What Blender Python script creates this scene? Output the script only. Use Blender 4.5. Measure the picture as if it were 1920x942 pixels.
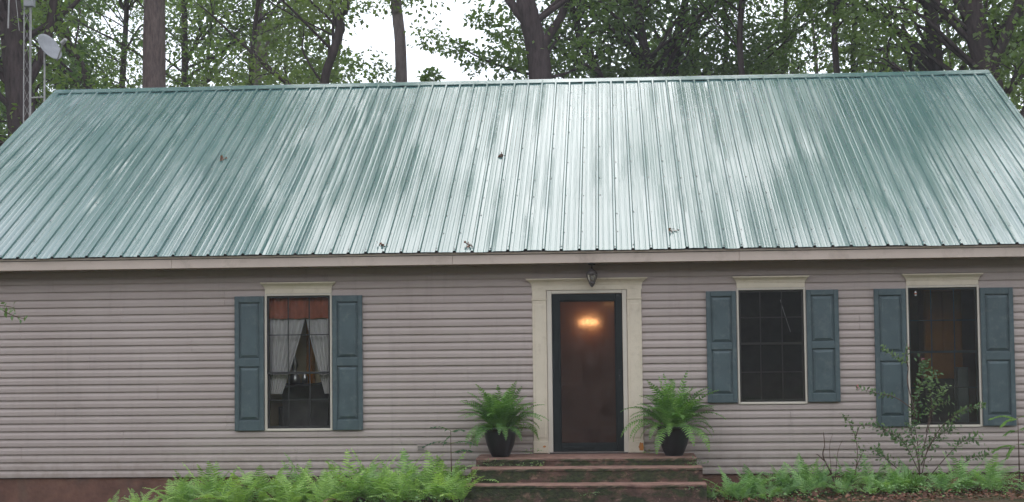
import bpy, math, random
import numpy as np
from mathutils import Vector, Matrix, Euler

for o in list(bpy.data.objects):
    bpy.data.objects.remove(o)
R = math.radians
scene = bpy.context.scene
C = scene.collection

# ------------------------------------------------------------------ camera
YAW, PITCH, ROLL = 0.061033, 0.053463, -0.011351
CAM = Vector((0.0, -20.305, 1.545))
cy, sy, cp, sp, cr, sr = math.cos(YAW), math.sin(YAW), math.cos(PITCH), math.sin(PITCH), math.cos(ROLL), math.sin(ROLL)
right = Vector((cy, sy, 0)); flat = Vector((-sy, cy, 0)); zz = Vector((0, 0, 1))
fwd = flat * cp + zz * sp
up = zz * cp - flat * sp
r2 = right * cr + up * sr
u2 = up * cr - right * sr
cam_d = bpy.data.cameras.new('camera')
cam = bpy.data.objects.new('camera', cam_d); C.objects.link(cam)
cam.matrix_world = Matrix(((r2.x, u2.x, -fwd.x, CAM.x), (r2.y, u2.y, -fwd.y, CAM.y), (r2.z, u2.z, -fwd.z, CAM.z), (0, 0, 0, 1)))
cam_d.sensor_width = 36.0
cam_d.lens = 2932.38 * 36.0 / 1920.0
cam_d.clip_end = 2000
scene.camera = cam

# ------------------------------------------------------------------ sky, sun, exposure
SUN_EL, SUN_AZ = 55.0, 0.5            # degrees; azimuth from +Y towards +X (behind the house)
w = bpy.data.worlds.new('World'); scene.world = w; w.use_nodes = True
nt = w.node_tree; nt.nodes.clear()
wo = nt.nodes.new('ShaderNodeOutputWorld'); bg = nt.nodes.new('ShaderNodeBackground')
sky = nt.nodes.new('ShaderNodeTexSky'); sky.sky_type = 'NISHITA'; sky.sun_disc = False
sky.sun_elevation = R(SUN_EL); sky.sun_rotation = R(SUN_AZ); sky.dust_density = 4.0
mixn = nt.nodes.new('ShaderNodeMix'); mixn.data_type = 'RGBA'
mixn.inputs[0].default_value = 0.88
mixn.inputs[7].default_value = (16.2, 17.3, 19.0, 1)          # overcast cloud layer
nt.links.new(sky.outputs[0], mixn.inputs[6]); nt.links.new(mixn.outputs[2], bg.inputs[0])
bg.inputs[1].default_value = 0.1
nt.links.new(bg.outputs[0], wo.inputs[0])
sd = bpy.data.lights.new('sun', 'SUN'); sd.energy = 0.5; sd.angle = R(32); sd.color = (1.0, 0.97, 0.92)
so = bpy.data.objects.new('sun', sd); C.objects.link(so)
sv = Vector((math.sin(R(SUN_AZ)) * math.cos(R(SUN_EL)), math.cos(R(SUN_AZ)) * math.cos(R(SUN_EL)), math.sin(R(SUN_EL))))
so.rotation_euler = sv.to_track_quat('Z', 'Y').to_euler(); so.location = sv * 60
vs = scene.view_settings
scene.display_settings.display_device = 'sRGB'
vs.view_transform = 'Standard'; vs.look = 'None'; vs.exposure = 0.2; vs.gamma = 1.0; vs.use_curve_mapping = False
scene.render.engine = 'CYCLES'
scene.cycles.max_bounces = 8; scene.cycles.transparent_max_bounces = 16
scene.cycles.caustics_reflective = False; scene.cycles.caustics_refractive = False

# ------------------------------------------------------------------ helpers
def tag(o, label=None, cat=None, group=None, kind=None):
    if label: o['label'] = label
    if cat: o['category'] = cat
    if group: o['group'] = group
    if kind: o['kind'] = kind
    return o

def link(name, me, mat=None, parent=None):
    o = bpy.data.objects.new(name, me); C.objects.link(o)
    if mat is not None and not me.materials: me.materials.append(mat)
    if parent is not None: o.parent = parent
    return o

def thing(name, label, cat, loc=(0, 0, 0), group=None):
    o = bpy.data.objects.new(name, None); C.objects.link(o); o.location = loc; o.empty_display_size = 0.1
    return tag(o, label, cat, group)

def node_part(name, parent, loc=(0, 0, 0)):
    o = bpy.data.objects.new(name, None); C.objects.link(o); o.parent = parent; o.location = loc; o.empty_display_size = 0.05
    return o

class MB:
    def __init__(s): s.v = []; s.f = []
    def box(s, a, b):
        n = len(s.v); x0, y0, z0 = a; x1, y1, z1 = b
        s.v += [(x0, y0, z0), (x1, y0, z0), (x1, y1, z0), (x0, y1, z0), (x0, y0, z1), (x1, y0, z1), (x1, y1, z1), (x0, y1, z1)]
        s.f += [tuple(n + i for i in q) for q in ((0, 3, 2, 1), (4, 5, 6, 7), (0, 1, 5, 4), (1, 2, 6, 5), (2, 3, 7, 6), (3, 0, 4, 7))]
        return s
    def bbox(s, a, b, c=0.004):
        # box with chamfered front (-Y) edges
        x0, y0, z0 = a; x1, y1, z1 = b; n = len(s.v)
        s.v += [(x0, y1, z0), (x1, y1, z0), (x1, y1, z1), (x0, y1, z1),
                (x0, y0 + c, z0), (x1, y0 + c, z0), (x1, y0 + c, z1), (x0, y0 + c, z1),
                (x0 + c, y0, z0 + c), (x1 - c, y0, z0 + c), (x1 - c, y0, z1 - c), (x0 + c, y0, z1 - c)]
        for q in ((3, 2, 1, 0), (8, 9, 10, 11)): s.f.append(tuple(n + i for i in q))
        for k in range(4):
            j = (k + 1) % 4
            s.f.append((n + k, n + j, n + 4 + j, n + 4 + k)); s.f.append((n + 4 + k, n + 4 + j, n + 8 + j, n + 8 + k))
        return s
    def prism_x(s, prof, x0, x1):
        # closed profile of (y,z) extruded along X
        n = len(s.v); m = len(prof)
        s.v += [(x0, y, z) for y, z in prof] + [(x1, y, z) for y, z in prof]
        for i in range(m):
            j = (i + 1) % m; s.f.append((n + i, n + j, n + m + j, n + m + i))
        s.f.append(tuple(n + i for i in reversed(range(m)))); s.f.append(tuple(n + m + i for i in range(m)))
        return s
    def tube(s, pts, rad, k=7, cap=True):
        pts = [Vector(p) for p in pts]; n0 = len(s.v)
        if not hasattr(rad, '__len__'): rad = [rad] * len(pts)
        ref = Vector((0.31, 0.87, 0.11)).normalized(); 
        for i, p in enumerate(pts):
            t = (pts[min(i + 1, len(pts) - 1)] - pts[max(i - 1, 0)])
            if t.length < 1e-9: t = Vector((0, 0, 1))
            t.normalize()
            a = t.cross(ref)
            if a.length < 1e-3: a = t.cross(Vector((1, 0, 0)))
            a.normalize(); b = t.cross(a)
            for j in range(k):
                th = 2 * math.pi * j / k
                s.v.append(tuple(p + (a * math.cos(th) + b * math.sin(th)) * rad[i]))
        for i in range(len(pts) - 1):
            for j in range(k):
                a0 = n0 + i * k + j; a1 = n0 + i * k + (j + 1) % k
                s.f.append((a0, a1, a1 + k, a0 + k))
        if cap:
            s.f.append(tuple(n0 + j for j in reversed(range(k)))); s.f.append(tuple(n0 + (len(pts) - 1) * k + j for j in range(k)))
        return s
    def lathe(s, prof, c=(0, 0, 0), k=24):
        n0 = len(s.v); m = len(prof)
        for r, z in prof:
            for j in range(k):
                th = 2 * math.pi * j / k; s.v.append((c[0] + r * math.cos(th), c[1] + r * math.sin(th), c[2] + z))
        for i in range(m - 1):
            for j in range(k):
                a0 = n0 + i * k + j; a1 = n0 + i * k + (j + 1) % k
                s.f.append((a0, a1, a1 + k, a0 + k))
        return s
    def mesh(s, name, smooth=False):
        me = bpy.data.meshes.new(name); me.from_pydata(s.v, [], s.f); me.update()
        if smooth: me.polygons.foreach_set('use_smooth', [True] * len(me.polygons))
        return me
    def build(s, name, mat, parent=None, smooth=False):
        return link(name, s.mesh(name, smooth), mat, parent)

def quad_mesh(name, V):
    # V: (n,4,3) quads
    n = V.shape[0]; me = bpy.data.meshes.new(name)
    me.vertices.add(n * 4); me.vertices.foreach_set('co', V.reshape(-1).astype(np.float32))
    me.loops.add(n * 4); me.loops.foreach_set('vertex_index', np.arange(n * 4, dtype=np.int32))
    me.polygons.add(n); me.polygons.foreach_set('loop_start', np.arange(0, n * 4, 4, dtype=np.int32))
    me.polygons.foreach_set('loop_total', np.full(n, 4, dtype=np.int32))
    me.update(calc_edges=True); return me

# ------------------------------------------------------------------ materials
def new_mat(name):
    m = bpy.data.materials.new(name); m.use_nodes = True
    t = m.node_tree; b = t.nodes['Principled BSDF']
    return m, t, b

def N(t, typ, **kw):
    n = t.nodes.new(typ)
    for k, v in kw.items(): setattr(n, k, v)
    return n

def coords(t, scale=(1, 1, 1), obj=True):
    tc = N(t, 'ShaderNodeTexCoord'); mp = N(t, 'ShaderNodeMapping'); mp.inputs['Scale'].default_value = scale
    t.links.new(tc.outputs['Object'], mp.inputs['Vector']); return mp.outputs['Vector']

def wcoords(t, scale=(1, 1, 1)):
    g = N(t, 'ShaderNodeNewGeometry'); mp = N(t, 'ShaderNodeMapping'); mp.inputs['Scale'].default_value = scale
    t.links.new(g.outputs['Position'], mp.inputs['Vector']); return mp.outputs['Vector']

def noise(t, vec, scale, detail=4, rough=0.55):
    n = N(t, 'ShaderNodeTexNoise'); n.inputs['Scale'].default_value = scale; n.inputs['Detail'].default_value = detail
    n.inputs['Roughness'].default_value = rough; t.links.new(vec, n.inputs['Vector']); return n.outputs['Fac']

def ramp(t, fac, stops):
    r = N(t, 'ShaderNodeValToRGB'); e = r.color_ramp.elements
    while len(e) < len(stops): e.new(0.5)
    for i, (p, c) in enumerate(stops):
        e[i].position = p; e[i].color = (*c, 1) if len(c) == 3 else c
    t.links.new(fac, r.inputs['Fac']); return r.outputs['Color']

def mixc(t, fac, a, b, mode='MIX'):
    m = N(t, 'ShaderNodeMix', data_type='RGBA', blend_type=mode)
    for k, s in ((0, fac), (6, a), (7, b)):
        if hasattr(s, 'is_linked'): t.links.new(s, m.inputs[k])
        elif k == 0: m.inputs[0].default_value = s
        else: m.inputs[k].default_value = (*s, 1)
    return m.outputs[2]

def bump(t, b, h, strength=0.3, dist=0.01):
    n = N(t, 'ShaderNodeBump'); n.inputs['Strength'].default_value = strength; n.inputs['Distance'].default_value = dist
    t.links.new(h, n.inputs['Height']); t.links.new(n.outputs[0], b.inputs['Normal'])

def paint(name, col, rough=0.5, var=0.12, scale=3.0, dirt=None, dirt_amt=0.3, spec=0.4, grain=0.0, rnd=0.0):
    m, t, b = new_mat(name); v = wcoords(t)
    lo = tuple(c * (1 - var) for c in col); hi = tuple(min(1, c * (1 + var)) for c in col)
    c = ramp(t, noise(t, v, scale, 6), [(0.3, lo), (0.7, hi)])
    if dirt:
        f = ramp(t, noise(t, v, scale * 2.7, 8, 0.7), [(0.52, (0, 0, 0)), (0.75, (dirt_amt,) * 3)])
        c = mixc(t, f, c, dirt)
    if rnd:
        oi = N(t, 'ShaderNodeObjectInfo')
        c = mixc(t, 1.0, c, ramp(t, oi.outputs['Random'], [(0, (1 - rnd,) * 3), (1, (1, 1, 1))]), 'MULTIPLY')
    t.links.new(c, b.inputs['Base Color']); b.inputs['Roughness'].default_value = rough
    b.inputs['Specular IOR Level'].default_value = spec
    if grain: bump(t, b, noise(t, v, 60, 4), grain, 0.004)
    return m

def leafmat(name, c0, c1, c2=None, trans=0.35, rough=0.45, tint=(1, 1, 1), objrand=True, spec=0.35, nscale=0.5):
    m, t, b = new_mat(name)
    g = N(t, 'ShaderNodeNewGeometry'); v = wcoords(t)
    f = N(t, 'ShaderNodeMath', operation='ADD'); f.use_clamp = True
    n1 = N(t, 'ShaderNodeMath', operation='MULTIPLY'); n1.inputs[1].default_value = 0.45
    t.links.new(g.outputs['Random Per Island'], n1.inputs[0])
    n2 = N(t, 'ShaderNodeMapRange'); n2.inputs[1].default_value = 0.3; n2.inputs[2].default_value = 0.7; n2.inputs[4].default_value = 0.55
    t.links.new(noise(t, v, nscale, 3), n2.inputs[0])
    t.links.new(n1.outputs[0], f.inputs[0]); t.links.new(n2.outputs[0], f.inputs[1])
    st = [(0.1, c0), (0.8, c1)] + ([(1.0, c2)] if c2 else [])
    col = ramp(t, f.outputs[0], st)
    if objrand:
        oi = N(t, 'ShaderNodeObjectInfo')
        col = mixc(t, 1.0, col, ramp(t, oi.outputs['Random'], [(0, (0.72, 0.78, 0.8)), (1, (1.12, 1.08, 0.95))]), 'MULTIPLY')
    t.links.new(col, b.inputs['Base Color']); b.inputs['Roughness'].default_value = rough
    b.inputs['Specular IOR Level'].default_value = spec
    tr = N(t, 'ShaderNodeBsdfTranslucent')
    tc = mixc(t, 1.0, col, (1.25, 1.45, 0.65), 'MULTIPLY'); t.links.new(tc, tr.inputs[0])
    ms = N(t, 'ShaderNodeMixShader'); ms.inputs[0].default_value = trans
    t.links.new(b.outputs[0], ms.inputs[1]); t.links.new(tr.outputs[0], ms.inputs[2])
    t.links.new(ms.outputs[0], t.nodes['Material Output'].inputs[0]); return m

def bark(name, c0, c1, vs=1.0):
    m, t, b = new_mat(name); v = wcoords(t, (6 * vs, 6 * vs, 1.3 * vs))
    n = noise(t, v, 2.2, 8, 0.7)
    t.links.new(ramp(t, n, [(0.3, c0), (0.72, c1)]), b.inputs['Base Color'])
    b.inputs['Roughness'].default_value = 0.9; b.inputs['Specular IOR Level'].default_value = 0.15
    bump(t, b, n, 0.9, 0.04); return m

def glass(name, tint=(0.9, 0.93, 0.92), refl=0.03, rough=0.0, film=0.0, filmcol=(0.2, 0.2, 0.2)):
    # thin window pane: transparent + Fresnel gloss + a faint dust film
    m, t, b = new_mat(name); t.nodes.remove(b)
    tr = N(t, 'ShaderNodeBsdfTransparent'); tr.inputs[0].default_value = (*tint, 1)
    gl = N(t, 'ShaderNodeBsdfGlossy'); gl.inputs['Roughness'].default_value = rough + 0.01
    fr = N(t, 'ShaderNodeFresnel'); fr.inputs[0].default_value = 1.45
    ms = N(t, 'ShaderNodeMixShader'); t.links.new(fr.outputs[0], ms.inputs[0])
    t.links.new(tr.outputs[0], ms.inputs[1]); t.links.new(gl.outputs[0], ms.inputs[2])
    out = ms.outputs[0]
    if film:
        df = N(t, 'ShaderNodeBsdfDiffuse'); df.inputs[0].default_value = (*filmcol, 1)
        m2 = N(t, 'ShaderNodeMixShader'); v = wcoords(t)
        f = N(t, 'ShaderNodeMapRange'); f.inputs[1].default_value = 0.3; f.inputs[2].default_value = 0.75
        f.inputs[3].default_value = film * 0.7; f.inputs[4].default_value = film * 1.3
        t.links.new(noise(t, v, 3.0, 4), f.inputs[0]); t.links.new(f.outputs[0], m2.inputs[0])
        t.links.new(out, m2.inputs[1]); t.links.new(df.outputs[0], m2.inputs[2]); out = m2.outputs[0]
    t.links.new(out, t.nodes['Material Output'].inputs[0]); return m

M = {}
def m_siding():
    m, t, b = new_mat('vinyl_siding'); v = wcoords(t)
    c = ramp(t, noise(t, v, 0.9, 5), [(0.3, (0.400, 0.322, 0.293)), (0.7, (0.445, 0.363, 0.333))])
    oi = N(t, 'ShaderNodeObjectInfo')
    c = mixc(t, 1.0, c, ramp(t, oi.outputs['Random'], [(0, (0.94, 0.94, 0.94)), (1, (1, 1, 1))]), 'MULTIPLY')
    # rain streaks and grime specks
    f = ramp(t, noise(t, wcoords(t, (5.0, 1, 0.35)), 1.6, 6, 0.65), [(0.54, (0, 0, 0)), (0.75, (0.30,) * 3)])
    c = mixc(t, f, c, (0.24, 0.205, 0.175))
    f = ramp(t, noise(t, v, 16, 8, 0.75), [(0.62, (0, 0, 0)), (0.74, (0.35,) * 3)])
    c = mixc(t, f, c, (0.20, 0.18, 0.14))
    # mud splashed up from the beds
    sx = N(t, 'ShaderNodeSeparateXYZ'); t.links.new(v, sx.inputs[0])
    mr = N(t, 'ShaderNodeMapRange'); mr.inputs[1].default_value = 0.25; mr.inputs[2].default_value = -0.3; mr.inputs[3].default_value = 0.0; mr.inputs[4].default_value = 0.5
    t.links.new(sx.outputs[2], mr.inputs[0])
    f = mixc(t, 1.0, ramp(t, noise(t, v, 6, 8, 0.7), [(0.42, (0, 0, 0)), (0.66, (1, 1, 1))]), mr.outputs[0], 'MULTIPLY')
    c = mixc(t, f, c, (0.23, 0.17, 0.12))
    t.links.new(c, b.inputs['Base Color']); b.inputs['Roughness'].default_value = 0.55; b.inputs['Specular IOR Level'].default_value = 0.35
    bump(t, b, noise(t, wcoords(t, (0.6, 1, 6)), 2.0, 4), 0.25, 0.01)
    return m
M['siding'] = m_siding()
M['trim'] = paint('cream_trim', (0.67, 0.575, 0.455), 0.5, 0.05, 4.0, dirt=(0.40, 0.31, 0.22), dirt_amt=0.4)
M['winTrim'] = paint('window_trim', (0.62, 0.55, 0.47), 0.5, 0.05, 4.0)
M['fascia'] = paint('fascia_metal', (0.58, 0.47, 0.405), 0.5, 0.08, 1.4, dirt=(0.30, 0.23, 0.18), dirt_amt=0.5)
M['soffit'] = paint('soffit_vinyl', (0.36, 0.27, 0.22), 0.6, 0.06, 2.0)
M['shutter'] = paint('shutter_paint', (0.072, 0.100, 0.108), 0.55, 0.14, 4.0, dirt=(0.16, 0.18, 0.18), dirt_amt=0.6)
M['sash'] = paint('bronze_sash', (0.03, 0.028, 0.027), 0.45, 0.1)
M['sash2'] = paint('grey_sash', (0.17, 0.16, 0.15), 0.5, 0.1)
M['doorframe'] = paint('storm_door_paint', (0.016, 0.019, 0.019), 0.5, 0.15, 6.0, spec=0.2)
M['black'] = paint('black_metal', (0.012, 0.012, 0.013), 0.35, 0.1)
M['bronze'] = paint('dark_bronze', (0.06, 0.045, 0.04), 0.4, 0.2, 20)
M['pot'] = paint('black_pot', (0.013, 0.012, 0.013), 0.45, 0.3, 8.0)
M['galv'] = paint('galvanised', (0.34, 0.325, 0.315), 0.5, 0.2, 12.0)
M['dish'] = paint('dish_grey', (0.27, 0.27, 0.285), 0.6, 0.1, 9.0, dirt=(0.22, 0.22, 0.22), dirt_amt=0.4)
M['wood'] = paint('bare_wood', (0.55, 0.22, 0.06), 0.8, 0.3, 20)
M['glass'] = glass('window_glass', (0.95, 0.96, 0.95), film=0.012)
M['glassS'] = glass('screened_glass', (0.62, 0.62, 0.6), film=0.03)
M['screen'] = glass('insect_screen', (0.75, 0.74, 0.72), film=0.17, filmcol=(0.085, 0.08, 0.075))

def m_roof():
    m, t, b = new_mat('green_roof_metal'); v = wcoords(t)
    c = ramp(t, noise(t, wcoords(t, (1, 0.35, 0.35)), 1.2, 5), [(0.3, (0.052, 0.116, 0.110)), (0.7, (0.070, 0.142, 0.134))])
    t.links.new(c, b.inputs['Base Color'])
    rr = N(t, 'ShaderNodeMapRange'); rr.inputs[1].default_value = 0.3; rr.inputs[2].default_value = 0.7
    rr.inputs[3].default_value = 0.10; rr.inputs[4].default_value = 0.20
    t.links.new(noise(t, wcoords(t, (2.2, 0.5, 0.5)), 1.2, 4, 0.55), rr.inputs[0]); t.links.new(rr.outputs[0], b.inputs['Roughness'])
    b.inputs['IOR'].default_value = 1.55; b.inputs['Specular IOR Level'].default_value = 0.5
    b.inputs['Coat Weight'].default_value = 0.28; b.inputs['Coat Roughness'].default_value = 0.05
    return m
M['roof'] = m_roof()

def m_steps():
    m, t, b = new_mat('mossy_red_concrete'); v = wcoords(t, (1, 1, 1.6))
    c = ramp(t, noise(t, v, 5.0, 7, 0.65), [(0.28, (0.050, 0.030, 0.024)), (0.5, (0.125, 0.070, 0.055)), (0.72, (0.23, 0.13, 0.10))])
    chips = ramp(t, noise(t, wcoords(t, (1, 1, 1.3)), 11, 6, 0.6), [(0.57, (0, 0, 0)), (0.63, (0.75,) * 3)])
    c = mixc(t, chips, c, (0.29, 0.18, 0.13))
    moss = ramp(t, noise(t, wcoords(t, (0.8, 1, 1.5)), 3.6, 8, 0.7), [(0.41, (0, 0, 0)), (0.52, (0.92,) * 3)])
    # moss keeps to the risers and sides, upward faces stay clear of it
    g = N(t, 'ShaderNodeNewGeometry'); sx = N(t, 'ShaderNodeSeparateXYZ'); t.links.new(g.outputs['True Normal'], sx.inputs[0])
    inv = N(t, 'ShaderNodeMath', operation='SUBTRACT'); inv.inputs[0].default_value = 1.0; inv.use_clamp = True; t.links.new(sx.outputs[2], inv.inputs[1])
    moss = mixc(t, 1.0, moss, inv.outputs[0], 'MULTIPLY')
    mc = ramp(t, noise(t, v, 22, 5), [(0.35, (0.018, 0.024, 0.012)), (0.7, (0.055, 0.075, 0.025))])
    c = mixc(t, moss, c, mc)
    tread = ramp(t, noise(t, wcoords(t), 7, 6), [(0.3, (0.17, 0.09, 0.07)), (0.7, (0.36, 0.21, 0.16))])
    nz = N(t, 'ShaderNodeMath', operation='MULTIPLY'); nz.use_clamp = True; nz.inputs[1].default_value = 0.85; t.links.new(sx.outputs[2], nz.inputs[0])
    c = mixc(t, nz.outputs[0], c, tread)  # up-facing treads painted lighter: sky light put into the colour
    t.links.new(c, b.inputs['Base Color']); b.inputs['Roughness'].default_value = 0.8; b.inputs['Specular IOR Level'].default_value = 0.25
    bump(t, b, noise(t, v, 18, 8, 0.7), 0.6, 0.02); return m
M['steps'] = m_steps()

def m_brick():
    m, t, b = new_mat('weathered_red_brick'); tc = wcoords(t)
    cm = N(t, 'ShaderNodeCombineXYZ'); sx = N(t, 'ShaderNodeSeparateXYZ'); t.links.new(tc, sx.inputs[0])
    t.links.new(sx.outputs[0], cm.inputs[0]); t.links.new(sx.outputs[2], cm.inputs[1])
    c = ramp(t, noise(t, tc, 3.2, 8, 0.65), [(0.3, (0.11, 0.058, 0.045)), (0.55, (0.195, 0.098, 0.072)), (0.78, (0.24, 0.145, 0.095))])
    st = ramp(t, noise(t, wcoords(t, (1, 1, 0.4)), 2.1, 6), [(0.5, (0, 0, 0)), (0.7, (0.7,) * 3)])
    c = mixc(t, st, c, (0.09, 0.075, 0.06))
    t.links.new(c, b.inputs['Base Color']); b.inputs['Roughness'].default_value = 0.9; b.inputs['Specular IOR Level'].default_value = 0.15
    bump(t, b, noise(t, tc, 25, 6), 0.5, 0.01); return m
M['brick'] = m_brick()

def m_ground():
    m, t, b = new_mat('leafy_soil_and_grass'); v = wcoords(t)
    soil = ramp(t, noise(t, v, 9, 8, 0.7), [(0.3, (0.045, 0.026, 0.018)), (0.7, (0.15, 0.085, 0.06))])
    grass = ramp(t, noise(t, v, 14, 8, 0.7), [(0.3, (0.02, 0.04, 0.012)), (0.7, (0.07, 0.11, 0.03))])
    f = ramp(t, noise(t, v, 0.5, 5), [(0.42, (0, 0, 0)), (0.6, (1, 1, 1))])
    t.links.new(mixc(t, f, soil, grass), b.inputs['Base Color']); b.inputs['Roughness'].default_value = 0.95
    b.inputs['Specular IOR Level'].default_value = 0.1
    bump(t, b, noise(t, v, 20, 8, 0.75), 0.8, 0.04); return m
M['ground'] = m_ground()
M['litter'] = leafmat('dead_leaves', (0.07, 0.03, 0.02), (0.24, 0.11, 0.07), (0.33, 0.2, 0.13), trans=0.1, rough=0.8, objrand=False, nscale=2)
M['leafA'] = leafmat('tree_leaf_green', (0.092, 0.138, 0.058), (0.20, 0.27, 0.09), (0.34, 0.43, 0.12), trans=0.54)
M['leafB'] = leafmat('tree_leaf_olive', (0.088, 0.122, 0.064), (0.19, 0.245, 0.10), (0.30, 0.36, 0.13), trans=0.54)
M['leafC'] = leafmat('tree_leaf_deep', (0.08, 0.122, 0.062), (0.165, 0.23, 0.09), (0.26, 0.33, 0.11), trans=0.54)
M['leafFar'] = leafmat('far_leaf', (0.045, 0.072, 0.038), (0.085, 0.125, 0.06), trans=0.35)
M['fern'] = leafmat('bed_fern_green', (0.21, 0.34, 0.11), (0.45, 0.62, 0.22), (0.60, 0.73, 0.31), trans=0.4, nscale=1.3)
M['fernR'] = leafmat('low_fern_green', (0.16, 0.30, 0.12), (0.33, 0.50, 0.21), (0.46, 0.61, 0.28), trans=0.4, nscale=1.3)
M['boston'] = leafmat('potted_fern_green', (0.08, 0.18, 0.05), (0.25, 0.42, 0.12), (0.46, 0.61, 0.23), trans=0.38, nscale=2.2)
M['shrubleaf'] = leafmat('myrtle_leaf', (0.08, 0.14, 0.055), (0.2, 0.28, 0.11), (0.3, 0.36, 0.17), trans=0.3, nscale=3)
M['bladeleaf'] = leafmat('grass_blade', (0.08, 0.17, 0.035), (0.2, 0.34, 0.08), (0.32, 0.42, 0.14), trans=0.4, nscale=3)
M['darkleaf'] = leafmat('dark_seedling_leaf', (0.03, 0.075, 0.035), (0.07, 0.14, 0.06), trans=0.3, nscale=3)
M['pink'] = leafmat('pink_petal', (0.45, 0.06, 0.12), (0.6, 0.13, 0.22), trans=0.3, nscale=3)
M['rachis'] = paint('fern_stalk', (0.16, 0.2, 0.06), 0.6, 0.2)
M['stem'] = paint('shrub_stem', (0.10, 0.06, 0.045), 0.8, 0.2, 8)
M['bark'] = bark('dark_bark', (0.030, 0.021, 0.022), (0.10, 0.072, 0.07))
M['pine'] = bark('pine_bark', (0.065, 0.045, 0.042), (0.20, 0.145, 0.135), 1.4)
M['palebark'] = bark('pale_bark', (0.13, 0.095, 0.095), (0.27, 0.21, 0.21))
M['soil'] = paint('potting_soil', (0.03, 0.022, 0.016), 0.95, 0.3, 20)
M['curtain'] = paint('sheer_curtain', (0.78, 0.74, 0.73), 0.9, 0.04, 3.0)
M['valance'] = paint('red_valance', (0.50, 0.17, 0.105), 0.9, 0.15, 8)
M['tan'] = paint('interior_wall', (0.62, 0.50, 0.31), 0.9, 0.06)
M['woodwall'] = paint('brown_panelling', (0.36, 0.15, 0.08), 0.6, 0.15, 2)
M['floorwood'] = paint('interior_floor', (0.2, 0.09, 0.05), 0.5, 0.15)
M['ceil'] = paint('interior_ceiling', (0.6, 0.56, 0.48), 0.9, 0.03)
M['chair'] = paint('dark_upholstery', (0.10, 0.092, 0.088), 0.9, 0.2, 8)
M['orange'] = paint('orange_drape', (0.55, 0.24, 0.06), 0.9, 0.1, 6)
M['silver'] = paint('silvered_glass', (0.5, 0.48, 0.46), 0.3, 0.1)
M['silver'].node_tree.nodes['Principled BSDF'].inputs['Metallic'].default_value = 0.9
M['bluegrey'] = paint('pale_blue_panel', (0.5, 0.58, 0.6), 0.5, 0.05)
M['white'] = paint('white_plastic', (0.75, 0.73, 0.7), 0.5, 0.03)

# frosted, dusty storm door glass; brown film also paints in mottled reflection haze
m, t, b = new_mat('storm_door_glass')
b.inputs['Base Color'].default_value = (0.62, 0.56, 0.53, 1); b.inputs['Transmission Weight'].default_value = 1.0
b.inputs['Roughness'].default_value = 0.24; b.inputs['IOR'].default_value = 1.15
M['doorglass'] = m
df = N(t, 'ShaderNodeBsdfDiffuse'); df.inputs[0].default_value = (0.27, 0.175, 0.14, 1); ms = N(t, 'ShaderNodeMixShader')
fm = N(t, 'ShaderNodeMapRange'); fm.inputs[1].default_value = 0.3; fm.inputs[2].default_value = 0.7; fm.inputs[3].default_value = 0.07; fm.inputs[4].default_value = 0.24
t.links.new(noise(t, wcoords(t, (1.6, 1, 1)), 2.6, 5, 0.6), fm.inputs[0]); t.links.new(fm.outputs[0], ms.inputs[0])
t.links.new(b.outputs[0], ms.inputs[1]); t.links.new(df.outputs[0], ms.inputs[2]); t.links.new(ms.outputs[0], t.nodes['Material Output'].inputs[0])
m, t, b = new_mat('lit_lamp_glass')
b.inputs['Emission Color'].default_value = (1.0, 0.52, 0.18, 1); b.inputs['Emission Strength'].default_value = 1.15
M['lit'] = m
m, t, b = new_mat('lantern_glass'); b.inputs['Base Color'].default_value = (0.75, 0.72, 0.7, 1); b.inputs['Transmission Weight'].default_value = 0.8; b.inputs['Roughness'].default_value = 0.15
M['lantglass'] = m

# ------------------------------------------------------------------ ground
def gz(x, y):
    base = -0.60 + 0.018 * (x + 6)
    base = max(-0.64, min(-0.40, base))
    if y < -2: base += min(1.0, (-2 - y) / 18.0) * 0.42
    if y > 11: base += (y - 11) * 0.004
    return base + 0.025 * math.sin(x * 1.7 + y * 0.9) * math.cos(y * 1.3 - x * 0.4)
def axis(fine0, fine1, st, far):
    a = list(np.arange(fine0, fine1 + 1e-6, st)); 
    return [-far, -far / 2, -60, -30] + a + [30, 60, far / 2, far]
gx = axis(-14, 14, 0.5, 400); gy = axis(-22, 22, 0.5, 400)
mb = MB()
for yy in gy:
    for xx in gx: mb.v.append((xx, yy, gz(xx, yy)))
nx = len(gx)
for j in range(len(gy) - 1):
    for i in range(nx - 1):
        a = j * nx + i; mb.f.append((a, a + 1, a + nx + 1, a + nx))
g = mb.build('ground', M['ground'], None, True); tag(g, kind='structure')

# ------------------------------------------------------------------ house
house = thing('house', 'long grey vinyl sided house with green ribbed metal roof and teal shutters', 'house', (0, 0, 0))
XL, XR = -9.12, 6.06          # gable walls
RL, RR = -9.33, 6.27          # roof ends
EY, EZ, PY, PZ = -0.35, 2.62, 5.663, 5.77
SL = (PZ - EZ) / (PY - EY); ANG = math.atan(SL); LEN = math.hypot(PZ - EZ, PY - EY)
BACK = 2 * PY + 0.35 - 0.35
ZB, ZT, CH = -0.265, 2.45, 0.1016

# openings: x0,x1,z0,z1 on the front wall
W1 = (-4.497, -3.608, 0.328, 2.113, 1.075)
W2 = (1.648, 2.529, 0.622, 2.109, 1.391)
W3 = (3.803, 4.722, 0.312, 2.112, 1.262)
DOOR = (-0.79, 0.24, -0.02, 2.112)
holes = [W1[:4], W2[:4], W3[:4], DOOR]
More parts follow.
